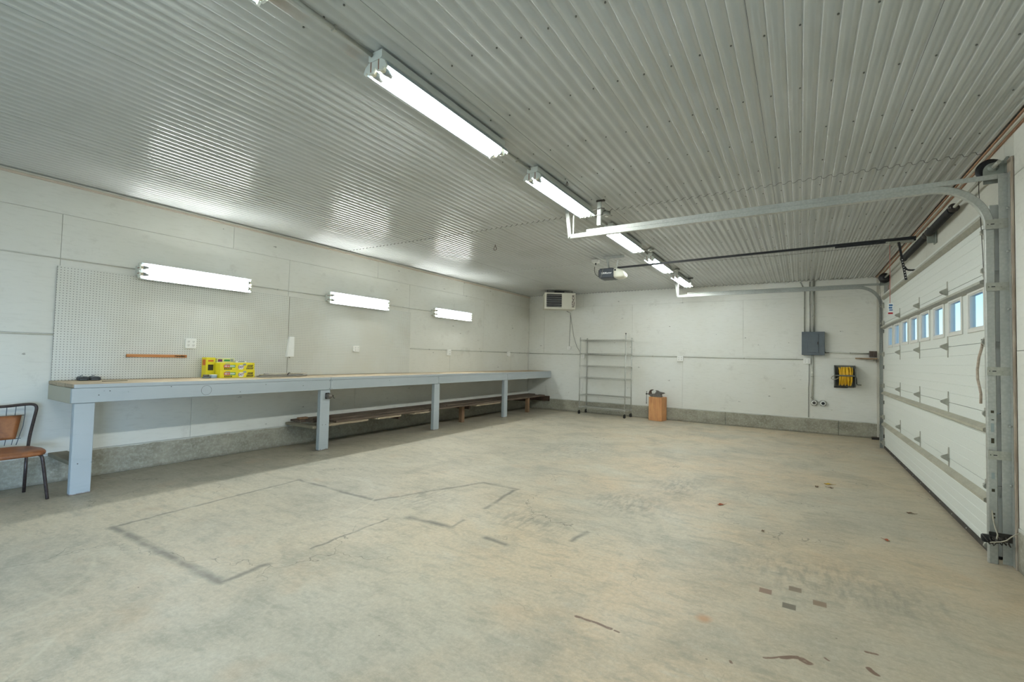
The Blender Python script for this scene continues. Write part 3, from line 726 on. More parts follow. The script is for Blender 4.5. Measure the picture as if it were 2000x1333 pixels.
for (x0, z0, x1, z1, w) in ((-.10, .272, -.055, .07, .014), (-.062, .245, -.052, .07, .008), (.09, .20, .065, .07, .012)):
    d = Vector((x1-x0, 0, z1-z0)); nrm = Vector((d.z, 0, -d.x)).normalized()*w
    for yo in (-.06,):
        vs = [Vector((x0, yo, z0))-nrm, Vector((x0, yo, z0))+nrm, Vector((x1, yo, z1))+nrm, Vector((x1, yo, z1))-nrm]
        vs += [v+Vector((0, .003, 0)) for v in vs]
        m.add(vs, [(0, 1, 2, 3), (7, 6, 5, 4), (0, 4, 5, 1), (1, 5, 6, 2), (2, 6, 7, 3), (3, 7, 4, 0)])
m.build('hanging_strap', M_GALV, op)
m = MB(); m.box(-.15, -.11, -.42, .20, .236, .274); m.v = m.v[:]; 
m2 = MB(); m2.box(-.145, .19, -.062, -.057, .232, .272, 0); m2.box(-.145, .19, -.062, -.03, .270, .2735, 0); m2.build('ceiling_bar', M_GALV, op)
# rail
MB().extrude([(-.018, -.014), (.018, -.014), (.018, .014), (-.018, .014)], 0, 1, lambda u, v, t: (.05+t*3.63, u, .088+v+t*.062)).build('rail', M_BLACK, op)
MB().extrude([(-.013, -.012), (.013, -.012), (.013, .008), (-.013, .008)], 0, 1, lambda u, v, t: (2.9+t*.78, u, .128+v+t*.012-.014)).build('rail_end', M_BLACK, op)
m = MB(); m.tube([(1.2, .0, .078), (2.4, 0, .070), (3.35, 0, .085)], .0016, 5); m.build('chain', M_STEELD, op)
# trolley and arm (x ~ .9 .. 1.05)
m = MB(); m.box(3.40, 3.66, -.022, .022, .095, .125, .004); m.box(3.50, 3.54, -.012, .012, .06, .10, .003); m.build('trolley', M_GALVD, op)
def flat_bar(m, a, b, w, t=.004):
    a = Vector(a); b = Vector(b); d = (b-a).normalized(); nrm = Vector((d.z, 0, -d.x))*w; th = Vector((0, t, 0))
    vs = [a-nrm, a+nrm, b+nrm, b-nrm]; vs += [v+th for v in vs]
    m.add(vs, [(0, 1, 2, 3), (7, 6, 5, 4), (0, 4, 5, 1), (1, 5, 6, 2), (2, 6, 7, 3), (3, 7, 4, 0)])
m = MB(); flat_bar(m, (3.52, -.03, .105), (3.585, -.03, -.35), .012); m.build('arm', M_BLACK, op)
m = MB()
for k in range(8):
    t = .47+.067*k; x = 3.52+.065*t; z = .105-.455*t; m.cyl((x, -.0305, z), (x, -.032, z), .0055, 8)
m.build('arm_holes', M_PWHT, op)
m = MB(); pts = [(3.575, -.02, -.19), (3.583, -.02, -.215), (3.60, -.02, -.232), (3.63, -.02, -.238), (3.70, -.02, -.238)]
for a, b in zip(pts, pts[1:]): flat_bar(m, a, b, .010, .005)
m.build('curved_arm', M_BLACK, op)
m = MB(); m.extrude([(3.69, -.225), (3.715, -.21), (3.738, -.20), (3.738, -.285), (3.715, -.275), (3.69, -.25)], -.03, -.01, lambda u, v, t: (u, t, v)); m.build('door_bracket', M_GALVD, op)
# ceiling box and power cord
m = MB(); m.tube([(-.20, -.02, -.02), (-.26, 0, -.03), (-.32, .03, .02), (-.345, .05, .09), (-.345, .06, .15)], .004, 6); m.build('power_cord', M_BLACK, op)
m = MB(); m.tube([(-.125, -.134, .07), (-.15, -.137, -.04), (-.178, -.137, -.13)], .002, 5); m.build('antenna_wire', M_CORDW, op)
rc = root('release_cord', (.906, 7.02, 2.80), 'thin red emergency release cord with a blue and white tag, left of the opener arm', 'pull cord')
MB().tube([(0, 0, .0), (.001, 0, -.35), (0, 0, -.71)], .003, 6).build('cord', M_RED, rc)
m = MB(); m.box(-.018, .034, -.0012, .0012, -.82, -.71, .001); tg = m.build('tag', M_PWHT, rc)
for (z0, z1, x0, x1, mt) in ((-.745, -.725, -.01, .024, M_PBLU), (-.775, -.755, -.012, .02, M_PBLU), (-.800, -.785, -.008, .024, M_PBLU)): MB().box(x0, x1, -.002, -.0011, z0, z1).build('tag_print', mt, tg)
MB().box(-.018, .026, -.0025, .0025, -.840, -.821, .001).build('handle', M_PRED, rc)
MB().box(-.012, .012, -.008, .008, -.01, .03, .003).build('hook', M_GALVD, rc)
cb = root('ceiling_outlet_box', (-2.87, 7.14, 2.984), 'small grey ceiling outlet box above the opener power cord', 'junction box')
MB().box(-.055, .055, -.055, .055, -.050, 0, .006).build('box', M_WCOND2, cb); MB().box(-.04, .04, -.04, .04, -.058, -.050, .002).build('cover_plate', M_HSG, cb)
MB().cyl((.0, .0, -.058), (.0, .0, -.092), .014, 10, .008).build('plug', M_BLACK, cb)

# ------------------------------------------------------------------ fluorescent fixtures
def make_fixture(name):
    r = root(name)
    L = 1.22
    m = MB(); m.extrude([(-.052, .0), (-.052, -.040), (-.040, -.050), (.040, -.050), (.052, -.040), (.052, 0)], 0, L, lambda u, v, t: (u, t, v)); m.build('housing', M_HSG, r)
    pr = [(-.088, -.098), (-.074, -.070), (-.048, -.054), (-.020, -.0525), (0, -.075), (.020, -.0525), (.048, -.054), (.074, -.070), (.088, -.098), (.090, -.098), (.076, -.068), (.049, -.0515), (.020, -.0505), (-.020, -.0505), (-.049, -.0515), (-.076, -.068), (-.090, -.098)]
    m = MB(); m.extrude(pr, .012, L-.012, lambda u, v, t: (u, t, v)); m.build('reflector', M_REFL, r)
    for (a, b, mt) in ((0, .012, 1), (L-.012, L, 1)):
        m = MB(); m.extrude([(-.089, -.098), (-.075, -.069), (-.050, -.052), (.050, -.052), (.075, -.069), (.089, -.098), (.078, -.112), (.062, -.098), (.052, -.112), (.018, -.112), (0, -.086), (-.018, -.112), (-.052, -.112), (-.062, -.098), (-.078, -.112)], a, b, lambda u, v, t: (u, t, v))
        ec = m.build('end_plate', M_HSG, r)
        for s in (-.030, .030):
            e_ = a-.0008 if a == 0 else b; MB().box(s-.005, s+.003, min(e_, e_+.0008), max(e_, e_+.0008), -.108, -.05).build('rusty_joint', M_RSEAM, ec)
    for s in (-.036, .036):
        for (a, b) in ((.012, .042), (L-.042, L-.012)):
            MB().box(s-.013, s+.013, a, b, -.112, -.052, .004).build('lampholder', M_YELLOWED, r)
        m = MB(); m.cyl((s, .085, -.100), (s, L-.055, -.100), .019, 10); tb = m.build('tube', M_TUBE, r)
        MB().cyl((s, .036, -.100), (s, .0849, -.100), .0192, 12).build('tube_cap', M_TUBECAP, tb); MB().cyl((s, L-.0549, -.100), (s, L-.036, -.100), .0192, 12).build('tube_cap', M_TUBECAP, tb)
    return r
fx0 = make_fixture('fluorescent_light')
fixtures = []
def place_fixture(loc, rot, label, group):
    global fx0
    o = fx0 if not fixtures else copy_thing(fx0)
    o.location = loc; o.rotation_euler = rot; tag(o, label, 'ceiling light' if rot == (0, 0, 0) else 'wall light', group); fixtures.append(o); return o
CG = 'fluorescent lights in a row along the ceiling'; WG = 'fluorescent lights above the workbench'
for (y, lab) in ((1.665, 'lit twin-tube ceiling light nearest the camera, the largest fully seen one'), (3.40, 'second lit twin-tube ceiling light, just before the near door track'),
                 (5.27, 'third lit twin-tube ceiling light, partly behind the near door track'), (7.02, 'fourth lit twin-tube ceiling light, crossed by the black opener rail'),
                 (8.75, 'farthest lit twin-tube ceiling light above the far track end'), (-.14, 'ceiling light cut off by the top edge of the picture, only one end showing')):
    place_fixture((-1.963, y, 2.984), (0, 0, 0), lab, CG)
for (y, lab) in ((2.08, 'nearest lit twin-tube wall light, over the left pegboard'), (4.483, 'middle lit twin-tube wall light, over the right pegboard'), (6.89, 'farthest lit twin-tube wall light, past the pegboards')):
    place_fixture((XL, y, 2.192), (0, RD(-90), 0), lab, WG)
# conduits between fixtures
def conduit(name, pts, r, mat, label, straps=None, cat='conduit'):
    c = root(name, pts[0], label, cat); o = Vector(pts[0])
    MB().tube([Vector(p)-o for p in pts], r, 10).build('pipe', mat, c)
    if straps:
        for (p, ax) in straps:
            p = Vector(p)-o; s = Vector((r*1.35,)*3)
            for i in range(3):
                if i == ax: s[i] = .008
            MB().box(p.x-s.x, p.x+s.x, p.y-s.y, p.y+s.y, p.z-s.z, p.z+s.z, .002).build('strap', M_GALVD if mat is not M_WCOND2 else mat, c)
    return c
zc = 2.968
for (a, b, lab) in ((1.085, 1.66, 'grey conduit on the ceiling before the nearest ceiling light'), (2.89, 3.395, 'grey conduit between the first and second ceiling lights'), (4.625, 5.265, 'grey conduit between the second and third ceiling lights'), (6.495, 7.015, 'grey conduit between the third and fourth ceiling lights'), (8.245, 8.745, 'grey conduit between the fourth and last ceiling lights')):
    conduit('conduit', [(-1.985, a, zc), (-1.985, b, zc)], .011, M_GREYC, lab, [((-1.985, (a+b)/2+.05, zc), 1)])
for (x, y, lab) in ((-1.835, 4.86, 'round metal junction box past the second ceiling light'), (-1.86, 6.75, 'round metal junction box past the third ceiling light'), (-1.86, 8.46, 'round metal junction box before the farthest ceiling light')):
    j = root('junction_box', (x, y, 2.984), lab, 'junction box', 'metal junction boxes along the ceiling')
    MB().lathe((0, 0, 0), (0, 0, -1), [(0, .045), (.036, .045), (.040, .040)], 8).build('box', M_GALV, j)
    MB().lathe((0, .0, -.040), (0, 0, -1), [(0, .018), (.012, .018), (.014, .012)], 14).build('socket', M_WPLAST, j)
    MB().cyl((-.12, 0, -.016), (-.04, 0, -.016), .010, 8).build('connector', M_GREYC, j)
zw = 2.212
for (a, b, lab) in ((-.0, 2.075, 'thin raceway pipe left of the nearest wall light'), (3.305, 4.478, 'thin raceway pipe between the nearest and middle wall lights'), (5.705, 6.885, 'thin raceway pipe between the middle and farthest wall lights')):
    conduit('conduit', [(XL+.009, a, zw), (XL+.009, b, zw)], .0065, M_WCOND2, lab, [((XL+.012, a+(b-a)*.35, zw), 1)])
zl = 1.452
for (a, b, lab) in ((-.0, 1.455, 'painted pipe on the wall left of the pegboards'), (6.335, 7.39, 'painted pipe right of the pegboards up to the first outlet'), (7.51, 9.70, 'painted pipe between the two small wall outlets'), (9.83, 10.79, 'painted pipe from the last left wall outlet into the corner')):
    conduit('conduit', [(XL+.009, a, zl), (XL+.009, b, zl)], .0065, M_WCOND, lab, [((XL+.011, a+(b-a)*.5, zl), 1)])
conduit('conduit', [(-6.20, YB-.011, zl), (-4.665, YB-.011, 1.448)], .0085, M_WCOND, 'painted pipe on the back wall from the corner to the rack', [((-5.2, YB-.011, 1.45), 0)])
conduit('conduit', [(-4.585, YB-.011, 1.446), (-2.345, YB-.011, 1.438)], .0085, M_WCOND, 'painted pipe on the back wall behind the wire rack', [((-2.9, YB-.011, 1.44), 0)])
conduit('conduit', [(-2.218, YB-.011, 1.438), (.06, YB-.011, 1.428)], .0085, M_WCOND, 'painted pipe on the back wall up to the breaker panel outlet', [((-1.0, YB-.011, 1.433), 0)])
yb = YB-.018
conduit('conduit', [(.0, yb+.005, 2.975), (.03, yb+.004, 2.90), (.069, yb, 2.82), (.069, yb, 1.968)], .009, M_GREYC, 'left thin grey pipe above the breaker panel', [((.069, yb, 2.45), 2)])
conduit('conduit', [(.162, yb, 2.97), (.155, yb, 2.6), (.162, yb, 2.3), (.162, yb, 1.968)], .009, M_GREYC, 'middle thin grey pipe above the breaker panel', [((.158, yb, 2.52), 2)])
conduit('conduit', [(.222, yb-.005, 2.980), (.222, yb-.005, 1.968)], .017, M_GREYC, 'thick grey pipe rising from the breaker panel', [((.222, yb-.005, 2.28), 2), ((.222, yb-.005, 2.78), 2)])
conduit('conduit', [(.204, yb, 1.525), (.198, yb, .655)], .017, M_WCOND, 'thick white pipe running down from the breaker panel', [((.202, yb, 1.1), 2), ((.198, yb, .69), 2)])
conduit('conduit', [(.40, yb, 1.575), (1.088, yb, 1.562)], .012, M_WCOND, 'white pipe from the breaker panel right to the brown box', [((.8, yb, 1.567), 0)])
conduit('cord', [(.150, YB-.006, 1.345), (.146, YB-.006, 1.0), (.138, YB-.006, .85), (.142, YB-.006, .5), (.14, YB-.006, .30)], .005, M_CORDG, 'thin dark line of cable beside the white downpipe', None, 'cable')

# ------------------------------------------------------------------ outlets
def outlet(loc, facing, gangs, size, label, mat=None, grp='wall outlets', boxdepth=.045, boxm=None):
    """built facing -Y (or +X when facing == 'x')"""
    r = root('power_outlet', loc, label, 'outlet', grp, rot=(0, 0, RD(90) if facing == 'x' else 0))
    w, h = size; bm_ = boxm or M_WPLAST; pm = mat or M_WPLAST
    MB().box(-w/2+.004, w/2-.004, -boxdepth, -.0005, -h/2+.004, h/2-.004, .004).build('back_box', bm_, r)
    MB().box(-w/2, w/2, -boxdepth-.006, -boxdepth, -h/2, h/2, .003).build('cover_plate', pm, r)
    for g in range(gangs):
        x = (g-(gangs-1)/2)*w*.46
        for s in (-1, 1):
            m = MB(); m.lathe((x, -boxdepth-.006, s*h*.19), (0, -1, 0), [(0, .0165), (.003, .0155)], 12); soc = m.build('socket', pm, r)
            m = MB()
            for dx in (-.006, .006): m.box(x+dx-.0016, x+dx+.0016, -boxdepth-.0100, -boxdepth-.0088, s*h*.19-.002, s*h*.19+.008)
            m.cyl((x, -boxdepth-.0088, s*h*.19-.008), (x, -boxdepth-.0100, s*h*.19-.008), .0028, 8)
            m.build('slots', M_SLOT, soc)['kind'] = 'stuff'
    return r
outlet((XL+.0185, 2.642, 1.411), 'x', 2, (.115, .115), 'square four-socket outlet on the left pegboard above the level', boxdepth=.028)
outlet((XL+.0185, 5.073, 1.414), 'x', 2, (.106, .100), 'square four-socket outlet on the right pegboard', boxdepth=.028)
outlet((XL, 7.45, 1.405), 'x', 1, (.095, .125), 'white wall outlet right of the pegboards, nearer of two')
outlet((XL, 9.765, 1.420), 'x', 1, (.085, .125), 'white wall outlet nearest the back left corner')
outlet((-5.010, YB, 1.610), 'y', 1, (.085, .085), 'small white outlet under the heater where its thin wire ends')
outlet((-4.625, YB, 1.408), 'y', 1, (.085, .105), 'white outlet behind the left posts of the wire rack')
outlet((-2.282, YB, 1.400), 'y', 2, (.130, .122), 'white four-socket outlet between the wire rack and breaker panel')
outlet((.112, YB, 1.402), 'y', 2, (.120, .108), 'white four-socket outlet just below the breaker panel')
bo = root('brown_outlet_box', (1.142, YB, 1.556), 'dark brown double outlet box at the right end of the back wall', 'outlet')
MB().box(-.056, .056, -.05, -.0005, -.055, .055, .004).build('box', simple('brown_box', (104, 90, 80), .5), bo)
for s in (-.026, .026): MB().box(s-.020, s+.020, -.056, -.050, -.040, .040, .006).build('socket', simple('brown_socket', (84, 72, 64), .5), bo)
for (x, lab, dk) in ((.230, 'left round white heavy duty socket near the floor', M_SLOT), (.375, 'right round black-centred socket near the floor', M_BLACK)):
    r = root('round_socket', (x, YB, .590), lab, 'outlet', 'round sockets under the white downpipe')
    MB().box(-.052, .052, -.045, -.0005, -.052, .052, .018).build('body', M_GREYC, r)
    MB().lathe((0, -.045, 0), (0, -1, 0), [(0, .046), (.010, .043), (.012, .036)], 18).build('ring', M_WPLAST, r)
    MB().lathe((0, -.0572, 0), (0, -1, 0), [(0, .028), (.003, .026)], 16).build('face', dk, r)
MB().cyl((.052, -.02, .02), (.093, -.02, .02), .006, 8).build('link', M_GREYC, bpy.data.objects['round_socket'])

# breaker panel
bp = root('breaker_panel', (.214, YB, 1.746), 'grey metal breaker panel with a closed door on the back wall', 'electrical panel')
MB().box(-.183, .183, -.105, -.0005, -.225, .225, .003).build('cabinet', M_GREYB, bp)
MB().box(-.190, .186, -.111, -.105, -.228, .228, .002).build('front_cover', M_GREYB, bp)
m = MB(); m.box(-.092, .086, -.119, -.111, -.180, .185, .003); pd = m.build('door', M_GREYB, bp)
MB().box(.066, .080, -.124, -.119, -.02, .03, .002).build('latch', M_STEELD, pd)
MB().box(.19, .26, -.035, -.012, -.182, -.172, .003).build('clip', M_STEELD, bp)

# cord reel on the wall
cr_ = root('cord_reel', (.712, YB, 1.128), 'grey wall reel wound with yellow extension cord below the tan board', 'cord reel')
MB().box(-.165, .150, -.020, -.0005, -.215, .205, .006).build('back_plate', M_REEL, cr_)
for (x0, x1) in ((-.165, -.105), (.115, .165)):
    m = MB(); m.extrude([(-.020, -.205), (-.10, -.205), (-.21, -.16), (-.225, -.02), (-.17, .15), (-.06, .205), (-.020, .205)], x0 if x0 < 0 else x0+.03, x0+.012 if x0 < 0 else x1, lambda u, v, t: (t, u, v)); m.build('side_frame', M_REEL, cr_)
MB().cyl((-.10, -.12, 0), (.125, -.12, 0), .05, 16).build('drum', M_BLACK, cr_)
m = MB()
for i in range(11):
    x = -.082+i*.0185; rr = .150+random.uniform(-.012, .012); ph = random.uniform(-.012, .012)
    pts = [(x+random.uniform(-.004, .004)+ph*sin(2*pi*k/20), -.125+rr*.72*cos(2*pi*k/20), rr*1.08*sin(2*pi*k/20)) for k in range(20)]
    m.tube(pts, .0092, 6, close=True)
for i in range(5):
    x = -.07+i*.036; rr = .158
    pts = [(x+.016*sin(2*pi*k/20+i), -.125+rr*.72*cos(2*pi*k/20), rr*1.08*sin(2*pi*k/20)) for k in range(20)]
    m.tube(pts, .0088, 6, close=True)
m.build('wound_cord', M_YCORD, cr_)
MB().box(-.160, .150, -.262, -.250, .000, .028, .005).build('front_bar', M_REEL, cr_)
MB().box(-.165, .05, -.05, -.02, -.222, -.205, .004).build('foot', M_BLACK, cr_)
m = MB(); m.tube([(-.09, -.22, -.02), (-.14, -.235, -.055), (-.19, -.22, -.065), (-.215, -.20, -.045), (-.20, -.19, -.01), (-.165, -.19, .012)], .008, 8); m.build('cord_end', M_CORDW, cr_)
m = MB(); m.cyl((.165, -.10, -.02), (.178, -.10, -.02), .018, 12); m.tube([(.178, -.10, -.02), (.182, -.10, -.13), (.19, -.11, -.15), (.25, -.12, -.152)], .007, 8); m.build('crank', M_BLACK, cr_)
# tan board shelf by the far track
sb_ = root('wall_shelf_board', (1.05, YB, 1.47), 'short tan wooden shelf board in the right corner above the reel', 'shelf')
m = MB(); m.add([(-.17, -.001, -.012), (.14, -.001, -.012), (.14, -.20, -.012), (.03, -.20, -.012), (-.17, -.001, .012), (.14, -.001, .012), (.14, -.20, .012), (.03, -.20, .012)], [(0, 1, 2, 3), (7, 6, 5, 4), (0, 4, 5, 1), (1, 5, 6, 2), (2, 6, 7, 3), (3, 7, 4, 0)])
m.build('board', M_SHELFB, sb_); MB().box(.10, .115, -.16, -.001, -.05, -.0122, .002).build('bracket', M_GALVD, sb_)

# ------------------------------------------------------------------ heater
ht = root('unit_heater', (-4.93, 10.02, 2.725), 'cream unit heater with grey louvres hung from the ceiling in the back left corner', 'heater', rot=(0, 0, RD(34)))
W, D, Hh = .74, .42, .385
MB().box(-W/2, W/2, .004, D, -Hh/2, Hh/2, .006).build('cabinet', M_HEATER, ht)
m = MB(); ox0, ox1, oz0, oz1 = -.325, .045, -.155, .165
for (a, b, c, d) in ((-W/2-.003, ox0, -Hh/2-.003, Hh/2+.003), (ox1, W/2+.003, -Hh/2-.003, Hh/2+.003), (ox0, ox1, -Hh/2-.003, oz0), (ox0, ox1, oz1, Hh/2+.003)): m.box(a, b, -.020, .0035, c, d, 0)
m.build('front_panel', M_HEATER, ht)
MB().box(ox0, ox1, .0005, .0036, oz0, oz1).build('opening', M_BLACK, ht)
for k in range(6):
    z = oz1-.030-k*.053; Mx = Matrix.Translation((0, -.010, z)) @ Matrix.Rotation(RD(38), 4, 'X')
    MB().box(ox0+.004, ox1-.004, -.020, .010, -.002, .002, 0, Mx).build('louvre', M_LOUV, ht)
text_part('lettering', 'REZNOR', .088, simple('heater_print', (60, 28, 28), .5), ht, TY(.325, -.0215, 0) @ Matrix.Rotation(RD(90), 4, 'Z'), wide=.88, bold=.0022)
m = MB(); m.tube([(.10, .2, Hh/2), (.06, .2, Hh/2+.045), (-.10, .15, Hh/2+.060)], .012, 8); m.box(-.12, .12, .10, .30, Hh/2+.001, Hh/2+.055, .01); m.build('vent_pipe', M_BLACK, ht)
for (x, y) in ((-.30, .06), (.30, .06), (-.30, .36), (.30, .36)): MB().cyl((x, y, Hh/2), (x, y, 2.984-2.725), .006, 8).build('hanger_rod', M_STEELD, ht)
hw = root('heater_wires', (-5.01, YB-.02, 2.52), 'two dark wires looping down from the heater to the wall outlets', 'cable')
MB().tube([(0, -.10, .0), (.02, -.04, -.012), (.012, .005, -.15), (-.005, .012, -.5), (-.012, .012, -.87)], .0035, 6).build('wire', M_CORDB, hw)
MB().tube([(.02, -.04, -.012), (.05, .005, -.30), (.11, .008, -.62), (.20, .008, -.88), (.30, -.0, -1.02), (.375, -.02, -1.085)], .005, 6).build('wire', M_CORDG, hw)
MB().tube([(-.05, -.10, .03), (-.02, -.11, .012), (.0, -.10, .0)], .006, 6).build('wire', M_CORDB, hw)

# ------------------------------------------------------------------ wire rack on casters
rk = root('wire_shelving_rack', (-3.955, 10.555, 0), 'tall chrome wire shelving rack with six shelves on black casters', 'shelving rack', rot=(0, 0, RD(-5.0)))
rw, rd_ = .585, .178
for (sx_, sy_) in ((-1, -1), (1, -1), (1, 1), (-1, 1)):
    x, y = sx_*rw, sy_*rd_
    top = 1.845 if not (sx_ > 0 and sy_ < 0) else 1.90
    MB().cyl((x, y, .10), (x, y, top), .0125, 12).build('post', M_CHROME, rk)
    if sx_ > 0 and sy_ < 0: MB().lathe((x, y, top), (0, 0, 1), [(0, .006), (.03, .006), (.032, .014), (.050, .014), (.055, .006)], 12).build('post_cap', M_BLACK, rk)
    else: MB().lathe((x, y, top), (0, 0, 1), [(0, .014), (.008, .014), (.012, .009)], 12).build('post_cap', M_GREYC, rk)
    m = MB(); m.lathe((x-.012, y+.012, .031), (0, 1, 0), [(-.014, .022), (-.011, .030), (.011, .030), (.014, .022)], 16)
    m.box(x-.034, x+.012, y-.008, y-.004, .028, .075, .002); m.box(x-.034, x+.012, y+.028, y+.032, .028, .075, .002); m.box(x-.034, x+.014, y-.008, y+.032, .072, .080, .002); m.cyl((x, y, .078), (x, y, .105), .010, 10)
    m.build('caster', M_RUBBER, rk)
for z in (.180, .470, .890, 1.180, 1.475, 1.800):
    m = MB()
    for yy in (-rd_, rd_):
        m.cyl((-rw, yy, z), (rw, yy, z), .0040, 6); m.cyl((-rw, yy, z-.028), (rw, yy, z-.028), .0032, 6)
        n = 34; pts = [(-rw+2*rw*k/n, yy, z-(.0 if k % 2 else .028)) for k in range(n+1)]; m.tube(pts, .0022, 4)
    for xx in (-rw, rw):
        m.cyl((xx, -rd_, z), (xx, rd_, z), .0040, 6); m.cyl((xx, -rd_, z-.028), (xx, rd_, z-.028), .0032, 6)
    for k in range(44):
        xx = -rw+.012+(2*rw-.024)*k/43; m.cyl((xx, -rd_, z+.003), (xx, rd_, z+.003), .0024, 4)
    for yy in (-.06, .06): m.cyl((-rw, yy, z-.004), (rw, yy, z-.004), .0035, 5)
    for sx_ in (-1, 1):
        for sy_ in (-1, 1): m.cyl((sx_*rw, sy_*rd_, z-.034), (sx_*rw, sy_*rd_, z+.010), .0175, 10)
    m.build('wire_shelf', M_CHROME, rk)

# ------------------------------------------------------------------ anvil vise on a block
bk = root('wood_block', (-2.715, 10.56, 0), 'upright knotty orange timber block holding the vise', 'block', rot=(0, 0, RD(-9)))
MB().box(-.150, .150, -.13, .15, 0, .525, .004).build('timber', M_BLOCK, bk)
vz = root('bench_vise', (-2.74, 10.52, .5255), 'old iron anvil vise with a long handle, on the timber block', 'vise', rot=(0, 0, RD(-6)))
m = MB(); pr = [(-.10, 0), (.13, 0), (.132, .03), (.12, .050), (.13, .085), (.02, .095), (-.03, .070), (-.12, .062), (-.16, .045), (-.14, .03)]
m.extrude(pr, -.045, .045, lambda u, v, t: (u, t, v)); m.build('body', M_ANVIL, vz)
# horn
MB().tube([(.06, 0, .088), (.12, 0, .090), (.17, 0, .094), (.205, 0, .098)], .03, 12, rs=[.030, .027, .017, .004]).build('horn', M_ANVIL, vz)
m = MB(); m.extrude([(.0, .085), (.05, .092), (.11, .098), (.075, .120), (.045, .140), (.01, .150), (-.005, .144), (.015, .130), (.016, .115), (-.004, .104)], -.035, .035, lambda u, v, t: (u, t, v)); m.build('fixed_jaw', M_ANVIL, vz)
m = MB(); m.extrude([(-.165, .045), (-.10, .055), (-.105, .075), (-.115, .11), (-.095, .135), (-.065, .148), (-.068, .158), (-.095, .160), (-.130, .145), (-.150, .11), (-.160, .08)], -.03, .03, lambda u, v, t: (u, t, v)); m.build('moving_jaw', M_BRASSY, vz)
m = MB(); m.cyl((-.16, 0, .055), (-.225, 0, .055), .009, 10); m.lathe((-.205, 0, .055), (-1, 0, 0), [(0, .012), (.008, .018), (.024, .018), (.030, .010)], 12); m.build('screw', M_STEELD, vz)
m = MB(); m.cyl((-.218, 0, .105), (-.218, 0, -.15), .0055, 8); m.lathe((-.218, 0, -.15), (0, 0, -1), [(-.006, .006), (0, .011), (.010, .011), (.016, .004)], 10); m.lathe((-.218, 0, .10), (0, 0, 1), [(-.006, .006), (0, .010), (.008, .010), (.012, .004)], 10); m.build('handle', M_STEELD, vz)

# ------------------------------------------------------------------ workbench
wbn = root('workbench', (-5.53, 1.43, 0), 'long pale blue painted workbench with plank top along the left wall', 'workbench')
BX, BY = -5.53, 1.43
def bx_(m, x0, x1, y0, y1, z0, z1, b=.002): return m.box(x0-BX, x1-BX, y0-BY, y1-BY, z0, z1, b)
ye = YB-.002
# tabletop boards: several joined boards
ys_ = [1.435, 3.87, 6.30, 8.72, ye]
for a, b in zip(ys_, ys_[1:]):
    for (x0, x1) in ((-6.228, -5.99), (-5.985, -5.76), (-5.755, -5.542)):
        bx_(MB(), x0, x1, a+.0015, b-.0015, .966+random.uniform(0, .003), 1.000+random.uniform(0, .002)).build('top_board', M_TOP, wbn)
for a, b in zip([1.445, 4.125, 7.0, ye], [4.122, 6.997, ye, None]):
    if b is None: break
    bx_(MB(), -5.541, -5.534, a, b, .964, .998).build('edge_strip', M_BENCH, wbn)
for a, b in ((1.43, 4.118), (4.122, 6.376), (6.380, 8.69), (8.694, ye)):
    o = bx_(MB(), -5.568, -5.53, a, b, .829, .962, .003).build('apron_board', M_BENCH, wbn)
bx_(MB(), -6.228, -5.572, 1.436, 1.474, .822, .964, .003).build('end_board', M_CREAM, wbn, 'cream painted end board')
m = MB()
for i in range(10): bx_(m, -6.22, -5.575, 2.30+i*.92, 2.338+i*.92, .830, .962, .002)
m.build('joists', M_BENCH, wbn)
for (y, w) in ((1.455, .146), (3.975, .150), (6.285, .145), (8.585, .140)):
    m = MB(); bx_(m, -5.608, -5.572, y, y+w, 0, .962, .004)
    if y < 2: bx_(m, -5.571, -5.545, y, y+w, 0, .826, .004)
    else: bx_(m, -5.571, -5.542, y, y+w, 0, .826, .004)
    m.build('leg', M_BENCH, wbn)
m = MB(); n = 40
for rr in (.0515, ):
    pts = [(.0008, 2.537-BY+rr*cos(2*pi*k/n), .896+rr*sin(2*pi*k/n)) for k in range(n)]; m.tube(pts, .0012, 4, close=True)
m.build('pencilled_circle', M_SLOT, wbn)
m = MB()
for (y, z) in ((4.10, .95), (4.14, .95), (4.10, .845), (4.14, .845), (3.7, .90), (3.2, .935), (1.7, .93), (1.62, .895), (6.36, .94), (6.36, .85), (6.40, .84), (8.68, .94), (8.70, .85), (5.2, .92), (2.9, .86), (2.2, .95)):
    m.cyl((.0002, y-BY, z), (.0012, y-BY, z), .005, 6)
for (y, z) in ((4.02, .35), (4.07, .35), (4.0, .02), (4.09, .02), (1.50, .28)): m.cyl((-.0125, y-BY, z), (-.0110, y-BY, z), .005, 6)
m.build('nail_heads', M_SLOT, wbn)
# lower ledger between wall and first leg
lg = root('lower_ledger', (-5.9, 1.53, .27), 'short grey board from the wall to the first bench leg', 'board')
MB().box(-.325, .290, -.07, .07, .0, .035, .003).build('board', M_LEDGE, lg)
lg.location.z = .262

